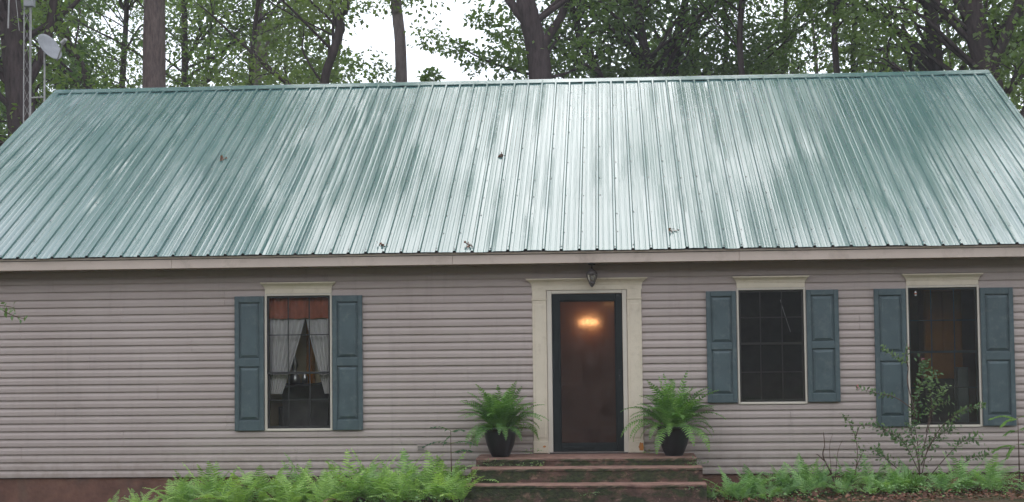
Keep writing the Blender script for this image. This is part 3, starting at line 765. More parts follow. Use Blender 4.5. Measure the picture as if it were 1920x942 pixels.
# ------------------------------------------------------------------ front steps
fs = thing('front_steps', 'worn red painted concrete steps with moss below the front door', 'steps', (0, 0, 0))
def slab(name, x0, x1, y0, y1, z0, z1, seed, nose=0.012):
    r = random.Random(seed); s = MB(); nxx = 48
    # chipped front edge: cross sections along X
    prof = lambda i: [(y1, z0), (y0 + nose + r.uniform(-.002, .002), z0), (y0 + nose + r.uniform(-.003, .003), z1 - 0.045), (y0 + r.uniform(-.002, .006), z1 - 0.036 + r.uniform(-.003, .003)), (y0 + r.uniform(0, .006), z1 - 0.012 + r.uniform(-.003, .003)), (y0 + 0.012 + r.uniform(-.002, .006), z1 + r.uniform(-.003, .0005)), (y0 + 0.06, z1), (y1, z1)]
    for i in range(nxx + 1):
        X = x0 + (x1 - x0) * i / nxx
        for y, zq in prof(i): s.v.append((X + (r.uniform(-.004, .004) if 0 < i < nxx else 0), y, zq))
    m_ = 8
    for i in range(nxx):
        for j in range(m_):
            a = i * m_ + j; b2 = i * m_ + (j + 1) % m_; s.f.append((a, a + m_, b2 + m_, b2))
    s.f.append(tuple(range(m_))); s.f.append(tuple(nxx * m_ + j for j in reversed(range(m_))))
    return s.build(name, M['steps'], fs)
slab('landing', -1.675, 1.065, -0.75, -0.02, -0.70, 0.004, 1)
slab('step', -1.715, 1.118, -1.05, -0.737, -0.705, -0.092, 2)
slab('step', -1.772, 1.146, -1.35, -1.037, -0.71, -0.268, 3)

# ------------------------------------------------------------------ porch lantern
ln = thing('porch_lantern', 'small dark bronze lantern hanging from the soffit above the door', 'lantern', (-0.205, -0.16, 2.447))
MB().lathe([(0.0, 0.0), (0.05, 0.0), (0.045, -0.018), (0.012, -0.026), (0.009, -0.06)], k=14).build('canopy', M['bronze'], ln, True)
MB().lathe([(0.009, -0.055), (0.03, -0.075), (0.062, -0.105), (0.074, -0.135), (0.07, -0.142), (0.0, -0.142)], k=16).build('cap', M['bronze'], ln, True)
MB().lathe([(0.060, -0.143), (0.05, -0.19), (0.036, -0.235), (0.0, -0.235)], k=12).build('glass', M['lantglass'], ln, True)
q = MB()
for j in range(6):
    th = j * math.pi / 3 + 0.2
    q.tube([(0.07 * math.cos(th), 0.07 * math.sin(th), -0.14), (0.058 * math.cos(th), 0.058 * math.sin(th), -0.19), (0.036 * math.cos(th), 0.036 * math.sin(th), -0.245)], 0.0055, 5)
q.build('cage', M['bronze'], ln)
MB().lathe([(0.0, -0.236), (0.04, -0.236), (0.042, -0.255), (0.025, -0.28), (0.01, -0.30), (0, -0.305)], k=14).build('finial', M['bronze'], ln, True)
MB().lathe([(0.0, -0.16), (0.014, -0.165), (0.014, -0.22), (0, -0.225)], k=10).build('candle_bulb', M['white'], ln, True)

# ------------------------------------------------------------------ ferns
def frond_mesh(name, L, npair, wmax, e0, e1, seed, style):
    r = random.Random(seed); s = MB(); n = 26
    pts = [Vector((0, 0, 0))]; tang = []
    side = r.uniform(-0.25, 0.25)
    for i in range(n):
        u = i / n; e = R(e0 + (e1 - e0) * u ** 1.25); a = side * u
        d = Vector((math.cos(e) * math.cos(a), math.cos(e) * math.sin(a), math.sin(e))); tang.append(d)
        pts.append(pts[-1] + d * L / n)
    tang.append(tang[-1])
    s.tube([pts[i] for i in range(0, n + 1, 3)] + [pts[n]], [0.0035 * (1 - 0.8 * i / n) for i in range(0, n + 1, 3)] + [0.0006], 4, False)
    start = 0.2 if style == 'lace' else 0.1
    def at(u):
        f_ = u * n; i = min(int(f_), n - 1); return pts[i].lerp(pts[i + 1], f_ - i), tang[i]
    for k in range(npair):
        u = start + (1 - start) * (k + 0.5) / npair; v = (u - start) / (1 - start)
        if style == 'lace': ln_ = wmax * (min(1.0, 0.55 + 2.2 * v) * (1 - v) ** 0.75) + 0.004
        else: ln_ = wmax * (min(1, 0.5 + 4 * v) * (1 - v ** 2.2) ** 0.8) + 0.004
        p, d = at(u); sd = d.cross(Vector((0, 0, 1)))
        if sd.length < 0.1: sd = Vector((0, 1, 0))
        sd.normalize(); nrm = sd.cross(d).normalized()
        for sg in (-1, 1):
            if r.random() < 0.03: continue
            l2 = ln_ * r.uniform(0.85, 1.1)
            dr = (sd * sg * math.cos(R(24)) + d * math.sin(R(24)) + nrm * r.uniform(-0.05, 0.25)).normalized()
            perp = dr.cross(nrm).normalized()
            if style == 'lace':
                # lance shaped pinna with a toothed edge
                m_ = 4; hw = L * 0.8 / npair * 0.40; i0 = len(s.v); top = []; botm = []
                for q in range(m_):
                    w_ = q / m_; c_ = p + dr * l2 * w_ - nrm * 0.22 * l2 * w_ * w_; hh = hw * (0.75 + 0.5 * (w_ > 0)) * (1 - w_) ** 0.6
                    top.append(tuple(c_ + perp * hh + nrm * 0.003)); botm.append(tuple(c_ - perp * hh + nrm * 0.003))
                    if q < m_ - 1:
                        w_ += 0.5 / m_; c_ = p + dr * l2 * w_ - nrm * 0.22 * l2 * w_ * w_; top.append(tuple(c_ + perp * hh * 0.5)); botm.append(tuple(c_ - perp * hh * 0.5))
                nn = len(top); s.v += top + botm + [tuple(p + dr * l2 - nrm * 0.22 * l2)]
                for q in range(nn - 1): s.f.append((i0 + q, i0 + q + 1, i0 + nn + q + 1, i0 + nn + q))
                s.f.append((i0 + nn - 1, i0 + 2 * nn, i0 + 2 * nn - 1))
            else:
                hw = L * 0.86 / npair * 0.36
                a0 = p - d * hw * 0.9; a1 = p + d * hw * 0.9
                mid = p + dr * l2 * 0.5 - nrm * 0.03 * l2; tip = p + dr * l2 - nrm * 0.2 * l2
                i0 = len(s.v); s.v += [tuple(a0), tuple(mid - d * hw * 0.9 + nrm * 0.004), tuple(tip), tuple(mid + d * hw * 0.9 + nrm * 0.004), tuple(a1)]
                s.f += [(i0, i0 + 1, i0 + 3, i0 + 4), (i0 + 1, i0 + 2, i0 + 3)]
    return s.mesh(name)

lace = [frond_mesh('frond', 0.68, 14, 0.165, e0, e1, 40 + i, 'lace') for i, (e0, e1) in enumerate(((82, 25), (70, 5), (60, -15), (75, -20), (85, 45), (52, -30)))]
lacer = []
for me in lace:
    me.materials.append(M['fern'])
    c = me.copy(); c.materials.clear(); c.materials.append(M['fernR']); lacer.append(c)
bost = [frond_mesh('frond', 0.56, 18, 0.088, e0, e1, 70 + i, 'sword') for i, (e0, e1) in enumerate(((88, 60), (82, 28), (72, -5), (60, -35), (35, -80), (85, 5), (15, -85), (70, 15)))]
for me in bost: me.materials.append(M['boston'])

deadm = []
for me in lace[2:6:3]:
    c = me.copy(); c.materials.clear(); c.materials.append(M['litter']); deadm.append(c)
def fern(loc, meshes, nfr, scale, rng, label, group, lean=0.12):
    t = thing('fern', label, 'fern', loc, group)
    for k in range(nfr):
        me = rng.choice(meshes) if rng.random() > 0.045 else rng.choice(deadm); o = bpy.data.objects.new('frond', me); C.objects.link(o); o.parent = t
        a = 2 * math.pi * (k + rng.uniform(-0.35, 0.35)) / nfr
        o.rotation_euler = Euler((rng.uniform(-0.2, 0.2), rng.uniform(-0.22, 0.22), a)); s_ = scale * rng.uniform(0.72, 1.12)
        o.scale = (s_, s_, s_ * rng.uniform(0.85, 1.1)); o.location = (0.03 * math.cos(a), 0.03 * math.sin(a), 0)
    return t
rng = random.Random(21)
GL = 'bright green lacy fern in the dense bed left of the steps'
spots = []
for i in range(13):
    for j, yy in enumerate((-0.55, -0.95, -1.35)):
        X = -5.30 + i * 0.292 + rng.uniform(-0.09, 0.09); spots.append((X, yy + rng.uniform(-0.12, 0.12), j))
for X, Y, j in spots:
    sc_ = rng.uniform(0.86, 1.08) * (1.0 if j < 2 else 0.88)
    if X < -5.1: sc_ *= 0.95
    fern((X, Y, gz(X, Y) - 0.01), lace, rng.randint(10, 13), sc_, rng, GL, 'ferns in the bed left of the steps')
for X, Y, s_ in ((-5.75, -1.4, 0.55), (-6.0, -1.75, 0.45), (-5.55, -1.75, 0.6)):
    fern((X, Y, gz(X, Y)), lace, 8, s_, rng, 'small fern at the outer edge of the fern bed below the bare brick', 'small edge ferns left')
GR = 'low fern in the sparse leafy bed right of the steps'
for i in range(52):
    X = 1.30 + i * 0.071 + rng.uniform(-0.12, 0.12); Y = rng.choice((-0.45, -0.7, -1.0, -1.25)) + rng.uniform(-0.1, 0.1)
    if X > 4.2 and rng.random() < 0.2: continue
    fern((X, Y, gz(X, Y) - 0.02), lacer, rng.randint(7, 10), rng.uniform(0.42, 0.80), rng, GR, 'ferns in the bed right of the steps')

def potted(loc, label, seed, nfr, mods):
    r = random.Random(seed); t = thing('potted_fern', label, 'potted plant', loc, 'potted ferns flanking the door')
    p = node_part('pot', t)
    MB().lathe([(0.0, 0.0), (0.105, 0.0), (0.114, 0.012), (0.142, 0.07), (0.172, 0.15), (0.192, 0.23), (0.203, 0.30), (0.206, 0.345), (0.212, 0.35), (0.195, 0.352), (0.19, 0.33)], k=28).build('pot_body', M['pot'], p, True)
    MB().lathe([(0.205, 0.33), (0.226, 0.345), (0.235, 0.362), (0.228, 0.372), (0.2, 0.372), (0.194, 0.35)], k=28).build('pot_rim', M['pot'], p, True)
    MB().lathe([(0.0, 0.345), (0.1, 0.343), (0.194, 0.33)], k=20).build('soil', M['soil'], t, True)
    for k in range(nfr):
        ring = k / nfr
        me = r.choice(bost[:2] + bost[5:6]) if ring < 0.28 else (r.choice(bost[1:4] + bost[5:6] + bost[7:]) if ring < 0.58 else r.choice(bost[2:5] + bost[6:7]))
        o = bpy.data.objects.new('frond', me); C.objects.link(o); o.parent = t
        a = k * 2.39996 + r.uniform(-0.3, 0.3); rad = 0.04 + 0.11 * ring
        sc_ = r.uniform(0.62, 1.2) * mods * (1.0 if ring < 0.58 else 0.9)
        o.location = (rad * math.cos(a), rad * math.sin(a), 0.35); o.rotation_euler = Euler((r.uniform(-0.25, 0.25), r.uniform(-0.2, 0.25), a)); o.scale = (sc_ * 0.95, sc_ * 1.1, sc_)
    return t
potted((-1.39, -0.42, 0.004), 'potted fern in a black urn at the left of the door', 3, 104, 1.02)
potted((0.80, -0.42, 0.004), 'potted fern in a black urn at the right of the door with wide reaching fronds', 29, 88, 1.17)

# ------------------------------------------------------------------ shrubs and small plants
def leaf_quads(P, A, Nn, L, W):
    A = A / np.linalg.norm(A, axis=1, keepdims=True); B = np.cross(A, Nn); B /= (np.linalg.norm(B, axis=1, keepdims=True) + 1e-9)
    Nn = np.cross(B, A)
    L = L[:, None]; W = W[:, None]
    return np.stack([P, P + A * L * 0.45 + B * W * 0.5 + Nn * L * 0.08, P + A * L, P + A * L * 0.45 - B * W * 0.5 + Nn * L * 0.08], axis=1)

def shrub(name, label, cat, base, stems, leafL, leafW, density, mat, seed, flowers=(), group=None, stemr=0.007, droop=0.0):
    r = np.random.default_rng(seed); t = thing(name, label, cat, base, group); Ps = []; As = []
    bx, by, bz = base
    for st in stems:
        pts = [Vector((x - bx, y - by, z_ - bz)) for x, y, z_ in st['p']]
        # smooth the polyline
        sm = []
        for i in range(len(pts) - 1):
            p0 = pts[max(i - 1, 0)]; p1 = pts[i]; p2 = pts[i + 1]; p3 = pts[min(i + 2, len(pts) - 1)]
            for q in range(6):
                u = q / 6; sm.append(0.5 * ((2 * p1) + (p2 - p0) * u + (2 * p0 - 5 * p1 + 4 * p2 - p3) * u * u + (3 * p1 - p0 - 3 * p2 + p3) * u ** 3))
        sm.append(pts[-1]); n = len(sm); rr = st.get('r', stemr)
        MB().tube(sm, [rr * (1 - 0.75 * i / n) for i in range(n)], 6).build('stem', M['stem'], t, True)
        l0 = st.get('leaf0', 0.3)
        if density:
            tot = sum((sm[i + 1] - sm[i]).length for i in range(n - 1)); m_ = int(tot * density * (1 - l0) * st.get('d', 1.0))
            for q in range(m_):
                u = l0 + (1 - l0) * (q + 0.5) / max(1, m_); f_ = u * (n - 1); i = min(int(f_), n - 2); p = sm[i].lerp(sm[i + 1], f_ - i)
                d = (sm[i + 1] - sm[i]).normalized(); s_ = 1 if q % 2 else -1
                side = d.cross(Vector((0, 1, 0))) 
                a = side * s_ + d * 0.5 + Vector(r.normal(0, 0.45, 3)) + Vector((0, 0, -droop))
                Ps.append(p + Vector(r.normal(0, st.get('sp', 0.012), 3))); As.append(a)
    if Ps:
        Pn = np.array([tuple(p) for p in Ps]); An = np.array([tuple(a) for a in As]); Nn = r.normal(0, 0.5, Pn.shape) + np.array([0, -0.5, 0.8])
        L = leafL * r.uniform(0.7, 1.2, len(Pn)); me = quad_mesh('foliage', leaf_quads(Pn, An, Nn, L, L * leafW)); link('foliage', me, mat, t)
    for fx, fy, fz in flowers:
        n = 12; Pn = np.array([fx - bx, fy - by, fz - bz]) + r.normal(0, 0.013, (n, 3)); An = r.normal(0, 1, (n, 3)); Nn = r.normal(0, 1, (n, 3))
        L = r.uniform(0.012, 0.022, n); me = quad_mesh('blossom', leaf_quads(Pn, An, Nn, L, L)); link('blossom', me, M['pink'], t)
    return t
Y = -0.8
def S(*p, **k): return dict(p=p, **k)
shrub('crape_myrtle', 'spindly crape myrtle shrub with pink buds before the right window', 'shrub', (3.78, Y, gz(3.78, Y)), [
    S((3.78, Y, -0.45), (3.76, Y, 0.1), (3.72, Y + .05, 0.55), (3.83, Y, 0.95), (3.85, Y, 1.18), leaf0=0.45, sp=0.03, d=1.6),
    S((3.74, Y, 0.5), (3.65, Y, 0.9), (3.66, Y, 1.12), (3.52, Y, 1.22), (3.36, Y, 1.34), leaf0=0.5, sp=0.02),
    S((3.74, Y, 0.55), (3.5, Y - .05, 0.72), (3.3, Y, 0.77), (3.05, Y, 0.84), leaf0=0.35, sp=0.008),
    S((3.66, Y, 1.1), (3.64, Y, 1.25), (3.67, Y, 1.32), leaf0=0.4),
    S((3.80, Y, 0.0), (3.92, Y + .05, 0.42), (4.02, Y, 0.72), (4.10, Y, 0.85), leaf0=0.5, sp=0.03, d=1.5),
    S((3.79, Y, -0.1), (4.0, Y, 0.3), (4.2, Y - .05, 0.5), (4.4, Y, 0.59), (4.58, Y, 0.62), leaf0=0.45, sp=0.006),
    S((3.86, Y, 0.3), (3.93, Y, 0.6), (3.92, Y, 0.9), (3.98, Y, 1.0), leaf0=0.2, sp=0.035, d=2.0),
    S((3.9, Y, 0.5), (4.0, Y, 0.62), (4.16, Y, 0.67), leaf0=0.2, sp=0.02),
    S((3.77, Y, -0.2), (3.6, Y, 0.15), (3.45, Y, 0.28), (3.2, Y - .03, 0.42), leaf0=0.25, sp=0.03, d=1.8),
    S((3.78, Y, -0.3), (3.9, Y + .1, 0.1), (4.05, Y, 0.28), (4.2, Y, 0.40), leaf0=0.25, sp=0.05, d=2.5),
    S((3.78, Y, -0.3), (3.72, Y - .1, 0.05), (3.68, Y, 0.3), (3.72, Y, 0.42), leaf0=0.2, sp=0.05, d=2.5),
    S((3.8, Y, -0.35), (4.1, Y, 0.0), (4.3, Y, 0.18), (4.5, Y, 0.22), leaf0=0.35, sp=0.03, d=1.3),
    S((3.8, Y, -0.35), (4.2, Y, -0.15), (4.4, Y, -0.02), (4.62, Y, 0.02), leaf0=0.4, sp=0.02, d=1.0),
    S((3.76, Y, -0.35), (3.45, Y, -0.1), (3.3, Y, 0.05), (3.25, Y, 0.1), leaf0=0.3, sp=0.04, d=1.5),
], 0.055, 0.52, 92, M['shrubleaf'], 4, [(3.845, Y, 1.2), (3.05, Y, 0.845), (3.675, Y, 1.33)])
shrub('twiggy_shrub', 'thin half bare shrub between the two right windows', 'shrub', (2.95, Y, gz(2.95, Y)), [
    S((2.95, Y, -0.45), (3.02, Y, 0.0), (3.0, Y, 0.25), (2.93, Y, 0.42), (2.86, Y, 0.5), leaf0=0.4, sp=0.02, d=1.2),
    S((3.0, Y, 0.22), (3.05, Y, 0.36), (3.1, Y, 0.4), leaf0=0.3, sp=0.02),
    S((2.95, Y, -0.4), (3.0, Y, -0.15), (3.06, Y, 0.0), (3.12, Y, 0.1), leaf0=0.3, sp=0.04, d=1.6)], 0.042, 0.55, 85, M['shrubleaf'], 12, stemr=0.006)
shrub('bare_twig_plant', 'leafless reddish forked twigs at the siding foot', 'shrub', (2.78, Y + .1, gz(2.78, Y)), [
    S((2.78, Y + .1, -0.45), (2.72, Y + .1, -0.22), (2.62, Y + .1, 0.0), (2.64, Y + .1, 0.14), (2.63, Y + .1, 0.3), r=0.013),
    S((2.63, Y + .1, -0.05), (2.56, Y + .1, 0.02), (2.53, Y + .1, 0.03), r=0.008),
    S((2.76, Y + .1, -0.3), (2.8, Y + .1, 0.05), (2.86, Y + .1, 0.2), r=0.005), S((2.72, Y + .1, -0.25), (2.7, Y + .1, 0.1), (2.74, Y + .1, 0.28), r=0.004)], 0.03, 0.5, 0, M['shrubleaf'], 13)

def pinnate(name, label, base, leaves, seed, mat, group=None, cat='plant'):
    # upright stalk with big feather leaves made of paired leaflets
    r = np.random.default_rng(seed); t = thing(name, label, cat, base, group); bx, by, bz = base
    zt = max(l[0][2] for l in leaves)
    xs_ = leaves[0][0]
    MB().tube([(0, 0, 0), ((xs_[0] - bx) * .4, 0, (zt - bz) * .5), (xs_[0] - bx, xs_[1] - by, zt - bz)], [0.01, 0.007, 0.004], 6).build('stem', M['stem'], t, True)
    for (p0, p1, n, ll) in leaves:
        a = Vector(p0) - Vector(base); b2 = Vector(p1) - Vector(base); d = (b2 - a); Pn = []; An = []
        for k in range(n):
            u = 0.15 + 0.85 * k / (n - 1); p = a.lerp(b2, u) + Vector((0, 0, 0.12 * d.length * math.sin(u * math.pi)))
            for s_ in (-1, 1):
                Pn.append(tuple(p)); An.append(tuple(Vector((d.x * .3, s_ * 0.5 * d.length, -0.25 * d.length)).normalized() + d.normalized() * 0.6 + Vector(r.normal(0, .12, 3))))
        Pn = np.array(Pn); An = np.array(An); Nn = np.tile([0, -0.6, 1.0], (len(Pn), 1)) + r.normal(0, .2, Pn.shape); L = ll * r.uniform(0.8, 1.15, len(Pn))
        lf = link('leaf', quad_mesh('leaf', leaf_quads(Pn, An, Nn, L, L * 0.42)), mat, t)
        MB().tube([a, a.lerp(b2, .5) + Vector((0, 0, 0.12 * d.length)), b2], [0.004, 0.003, 0.001], 4).build('leaf_stalk', M['rachis'], lf)
    return t
X0 = 5.0; YY = -0.75
pinnate('mimosa_seedling', 'green feathery seedling with layered leaves at the right edge', (X0 - .02, YY, gz(X0, YY)), [
    ((4.98, YY, 0.44), (4.66, YY - .1, 0.46), 15, 0.065), ((4.98, YY, 0.44), (4.75, YY - .2, 0.38), 15, 0.07), ((4.98, YY, 0.46), (5.3, YY - .1, 0.48), 15, 0.065),
    ((4.96, YY, 0.30), (4.80, YY - .15, 0.27), 12, 0.06), ((4.94, YY, 0.12), (4.66, YY - .1, 0.06), 15, 0.07), ((4.94, YY, 0.12), (4.8, YY - .2, 0.0), 13, 0.065), ((4.95, YY, 0.14), (5.25, YY - .1, 0.06), 15, 0.07), ((4.96, YY, 0.3), (5.2, YY, 0.34), 13, 0.065)], 5, M['bladeleaf'])
pinnate('dark_seedling', 'thin dark leaved seedling between the fern bed and the left pot', (-1.98, -0.75, gz(-2, -.75)), [
    ((-1.99, -0.75, 0.36), (-2.2, -.8, 0.40), 5, 0.06), ((-1.99, -0.75, 0.34), (-1.84, -.8, 0.36), 5, 0.06), ((-1.98, -0.75, 0.2), (-2.3, -.8, 0.17), 8, 0.06), ((-1.98, -0.75, 0.2), (-1.68, -.82, 0.18), 8, 0.06), ((-1.98, -0.75, 0.08), (-1.75, -.8, 0.1), 7, 0.07), ((-1.98, -0.75, 0.30), (-2.05, -.85, 0.22), 5, 0.06)], 6, M['darkleaf'])
# grass clump
def clump(base, n, h, seed, label):
    r = random.Random(seed); t = thing('grass_clump', label, 'grass', base); s = MB()
    for k in range(n):
        a = r.uniform(0, 6.28); l = h * r.uniform(0.6, 1.15); out = r.uniform(0.25, 1.0); w_ = r.uniform(0.004, 0.008)
        c0 = Vector((r.gauss(0, .04), r.gauss(0, .04), 0)); dv = Vector((math.cos(a), math.sin(a), 0)); sv_ = Vector((-dv.y, dv.x, 0)); n0 = len(s.v)
        for i in range(7):
            u = i / 6; p = c0 + dv * (l * out * u * 0.8) + Vector((0, 0, l * (u - 0.55 * out * u * u))); ww = w_ * (1 - u) + 0.0006
            s.v += [tuple(p - sv_ * ww), tuple(p + sv_ * ww)]
        for i in range(6): s.f.append((n0 + 2 * i, n0 + 2 * i + 1, n0 + 2 * i + 3, n0 + 2 * i + 2))
    s.build('blades', M['bladeleaf'], t, True); return t
clump((3.62, -1.15, gz(3.62, -1.15)), 110, 0.36, 3, 'arching clump of long grass below the right window')
# weeds on the steps and at the bed foot
def weed(base, n, rad, seed, label, cat='weed', grp=None, size=0.03, mat='shrubleaf'):
    r = np.random.default_rng(seed); t = thing('weed', label, cat, base, grp)
    P = r.normal(0, 1, (n, 3)) * np.array([rad, rad * .5, rad * .35]) + np.array([0, 0, rad * .35]); P[:, 2] = np.abs(P[:, 2])
    A = P + r.normal(0, rad * .6, P.shape); Nn = r.normal(0, .5, P.shape) + np.array([0, -.4, 1]); L = size * r.uniform(.6, 1.3, n)
    link('leaves', quad_mesh('leaves', leaf_quads(P, A, Nn, L, L * .6)), M[mat], t)
    MB().tube([(0, 0, -0.01), (0.003, 0, rad * .5)], [0.003, 0.001], 5).build('stem', M['rachis'], t); return t
weed((-1.1, -0.775, -0.09), 26, 0.05, 1, 'tiny weed on the first tread, right of centre of the left pot')
weed((-0.88, -0.775, -0.09), 30, 0.05, 2, 'tiny bright weed on the first tread below the left pilaster')
weed((-1.5, -0.78, -0.09), 46, 0.08, 3, 'mossy weed at the left end of the first tread')
weed((1.03, -0.78, -0.09), 50, 0.07, 4, 'leafy weed at the right end of the first tread')
weed((0.52, -0.07, 0.004), 22, 0.05, 5, 'small weed between the right pilaster and the right pot')
weed((-0.26, -1.37, -0.40), 24, 0.06, 6, 'pale leaved weed growing on the lowest riser')
weed((0.98, -1.37, -0.33), 14, 0.05, 7, 'pale sprig on the lowest riser near its right end')
weed((-1.03, -0.1, 0.02), 22, 0.06, 8, 'small green sprig at the foot of the left pilaster', mat='boston')
# ground cover and leaf litter
r = np.random.default_rng(8)
n = 5200
X = np.concatenate([r.uniform(-6.6, -1.8, n // 2), r.uniform(1.15, 5.6, n // 2)]); Yc = r.uniform(-2.1, -0.15, n)
Z = np.array([gz(a, b_) for a, b_ in zip(X, Yc)]) + r.uniform(0.004, 0.04, n)
A = r.normal(0, 1, (n, 3)) * np.array([1, 1, .3]); Nn = r.normal(0, .3, (n, 3)) + np.array([0, 0, 1]); L = r.uniform(0.03, 0.085, n)
o = link('leaf_litter', quad_mesh('leaf_litter', leaf_quads(np.stack([X, Yc, Z], 1), A, Nn, L, L * .55)), M['litter'])
tag(o, 'brown dead leaves scattered over the soil of both beds', 'leaves', kind='stuff')
n = 6000
X = np.concatenate([r.uniform(-6.3, -1.8, n // 2), r.uniform(1.2, 5.3, n // 2)]); Yc = r.uniform(-1.75, -0.2, n)
keep = np.sin(X * 3.1) * np.cos(Yc * 4.3 + X) + r.normal(0, .4, n) > 0.0; X = X[keep]; Yc = Yc[keep]; n = len(X)
Z = np.array([gz(a, b_) for a, b_ in zip(X, Yc)]) + r.uniform(0.02, 0.15, n)
A = r.normal(0, 1, (n, 3)) * np.array([1, 1, .4]); Nn = r.normal(0, .4, (n, 3)) + np.array([0, -.2, 1]); L = r.uniform(0.02, 0.05, n)
o = link('ground_cover', quad_mesh('ground_cover', leaf_quads(np.stack([X, Yc, Z], 1), A, Nn, L, L * .6)), M['fernR'])
tag(o, 'small green ground cover leaves among the ferns', 'ground cover', kind='stuff')

# dead leaf clusters on the roof
def debris(x, y, s_, label, seed):
    rr = np.random.default_rng(seed); zr = EZ + (y - EY) * SL + 0.022
    t = thing('dead_leaf_clump', label, 'leaves', (x, y, zr), 'leaf clumps caught on the roof')
    n = 14; P = rr.normal(0, 1, (n, 3)) * np.array([s_, s_ * .7, s_ * .35]); P[:, 2] = np.abs(P[:, 2]) + P[:, 1] * SL
    link('leaves', quad_mesh('leaves', leaf_quads(P, rr.normal(0, 1, (n, 3)), rr.normal(0, 1, (n, 3)), rr.uniform(.03, .07, n), rr.uniform(.02, .04, n))), M['litter'], t)
    MB().tube([(-s_, 0, 0.01), (s_ * 1.2, s_ * .4, s_ * .5)], 0.003, 5).build('twig', M['stem'], t)
debris(0.83, 0.11, 0.04, 'reddish dead leaf clump on the roof right of the door', 1)
debris(-1.78, -0.24, 0.03, 'dead leaf clump at the eave left of the door', 2)
debris(-2.91, -0.19, 0.022, 'small leaf scrap at the eave right of the left window', 3)
debris(-1.54, 2.59, 0.018, 'tiny leaf scrap halfway up the middle of the roof', 4)
debris(-5.71, 2.68, 0.03, 'brown twig and leaves halfway up the left of the roof', 5)

# ------------------------------------------------------------------ antenna tower with dish
AX, AY = -11.1, 9.0
at_ = thing('antenna_tower', 'slim pale lattice antenna mast left of the house', 'antenna mast', (AX, AY, -0.5))
legs = [(-0.07, -0.04), (0.07, -0.04), (0.0, 0.08)]
for lx, ly in legs: MB().tube([(lx, ly, 0), (lx, ly, 12)], 0.011, 8).build('leg', M['galv'], at_)
q = MB()
for k in range(40):
    z0 = k * 0.3
    for (a, b_) in ((0, 1), (1, 2), (2, 0)):
        if k % 2: a, b_ = b_, a
        q.tube([(legs[a][0], legs[a][1], z0), (legs[b_][0], legs[b_][1], z0 + 0.3)], 0.004, 4, False)
q.build('lattice_brace', M['galv'], at_)
bxp = node_part('tv_antenna', at_, (0, 0, 9.4))
MB().tube([(-1.4, 0.3, 0.1), (1.0, -0.2, -0.1)], 0.016, 6).build('boom', M['galv'], bxp)
for k in range(6):
    u = -1.3 + 0.4 * k
    MB().tube([(u - .25, 0.3 - .2 * k / 3 - .8, -0.9 + 0.08 * k), (u + .1, 0.3 - .2 * k / 3 + .6, 0.75 - 0.05 * k)], 0.009, 5).build('rod_element', M['galv'], bxp)
MB().tube([(-0.33, -0.1, -0.1), (-0.36, -0.1, -1.35)], 0.016, 6).build('hanging_rod', M['galv'], at_).location.z = 9.4
MB().tube([(-0.3, -0.1, 0), (-0.14, -0.1, -1.4)], 0.006, 5).build('cable', M['galv'], at_).location.z = 9.4
MB().tube([(-0.12, -0.12, 0.4), (-0.13, -0.12, -0.3)], 0.012, 5).build('cable', M['galv'], at_).location.z = 9.0
MB().bbox((-0.02, -0.2, 8.45), (0.16, -0.06, 8.62), 0.01).build('junction_box', M['dish'], at_)
dp = thing('satellite_dish', 'grey oval satellite dish on a pole beside the antenna mast', 'satellite dish', (AX + 0.36, AY - 0.1, 5.9))
MB().tube([(0, 0, -1.3), (0, 0, 1.35)], 0.018, 8).build('pole', M['galv'], dp)
q = MB(); q.tube([(-0.30, 0.05, -1.0), (0, 0, -1.0)], 0.014, 6); q.tube([(-0.30, 0.05, 0.3), (0, 0, 0.3)], 0.014, 6); q.build('pole_bracket', M['galv'], dp)
q = MB(); K = 28; n0 = 0
nr = 6
for i in range(nr + 1):
    rr_ = i / nr
    for j in range(K):
        th = 2 * math.pi * j / K; q.v.append((0.30 * rr_ * math.cos(th), 0.36 * rr_ * math.sin(th), 0.09 * rr_ * rr_))
m0 = len(q.v)
for i in range(nr + 1):
    rr_ = i / nr
    for j in range(K):
        th = 2 * math.pi * j / K; q.v.append((0.30 * rr_ * math.cos(th), 0.36 * rr_ * math.sin(th), 0.09 * rr_ * rr_ - 0.012))
for base in (0, m0):
    for i in range(nr):
        for j in range(K):
            a = base + i * K + j; b_ = base + i * K + (j + 1) % K; q.f.append((a, b_, b_ + K, a + K))
for j in range(K): q.f.append((nr * K + j, nr * K + (j + 1) % K, m0 + nr * K + (j + 1) % K, m0 + nr * K + j))
ref = q.build('reflector', M['dish'], dp, True)
look = Vector((0.74, -0.40, 0.54)).normalized()
ref.rotation_mode = 'QUATERNION'; ref.rotation_quaternion = look.to_track_quat('Z', 'Y'); ref.location = Vector((0.08, -0.06, 1.22)); ref.scale = (0.86, 0.86, 0.86)
rt = ref.rotation_quaternion.to_matrix()
bot = ref.location + rt @ Vector((0, -0.36, 0.08)); foc = ref.location + look * 0.42 + rt @ Vector((0, -0.16, 0))
MB().tube([bot, foc], 0.014, 6).build('feed_arm', M['sash2'], dp)
q = MB(); q.tube([foc - look * .05, foc + look * .07], [0.045, 0.035], 10); q.build('feed_horn', M['galv'], dp)
MB().tube([(0, 0, 1.2), tuple(ref.location - look * 0.02)], 0.03, 8).build('dish_mount', M['sash2'], dp)

# ------------------------------------------------------------------ trees
def catmull(pts, sub=5):
    out = []
    for i in range(len(pts) - 1):
        p0 = pts[max(i - 1, 0)]; p1 = pts[i]; p2 = pts[i + 1]; p3 = pts[min(i + 2, len(pts) - 1)]
        for q in range(sub):
            u = q / sub; out.append(0.5 * ((2 * p1) + (p2 - p0) * u + (2 * p0 - 5 * p1 + 4 * p2 - p3) * u * u + (3 * p1 - p0 - 3 * p2 + p3) * u ** 3))
    out.append(pts[-1]); return out

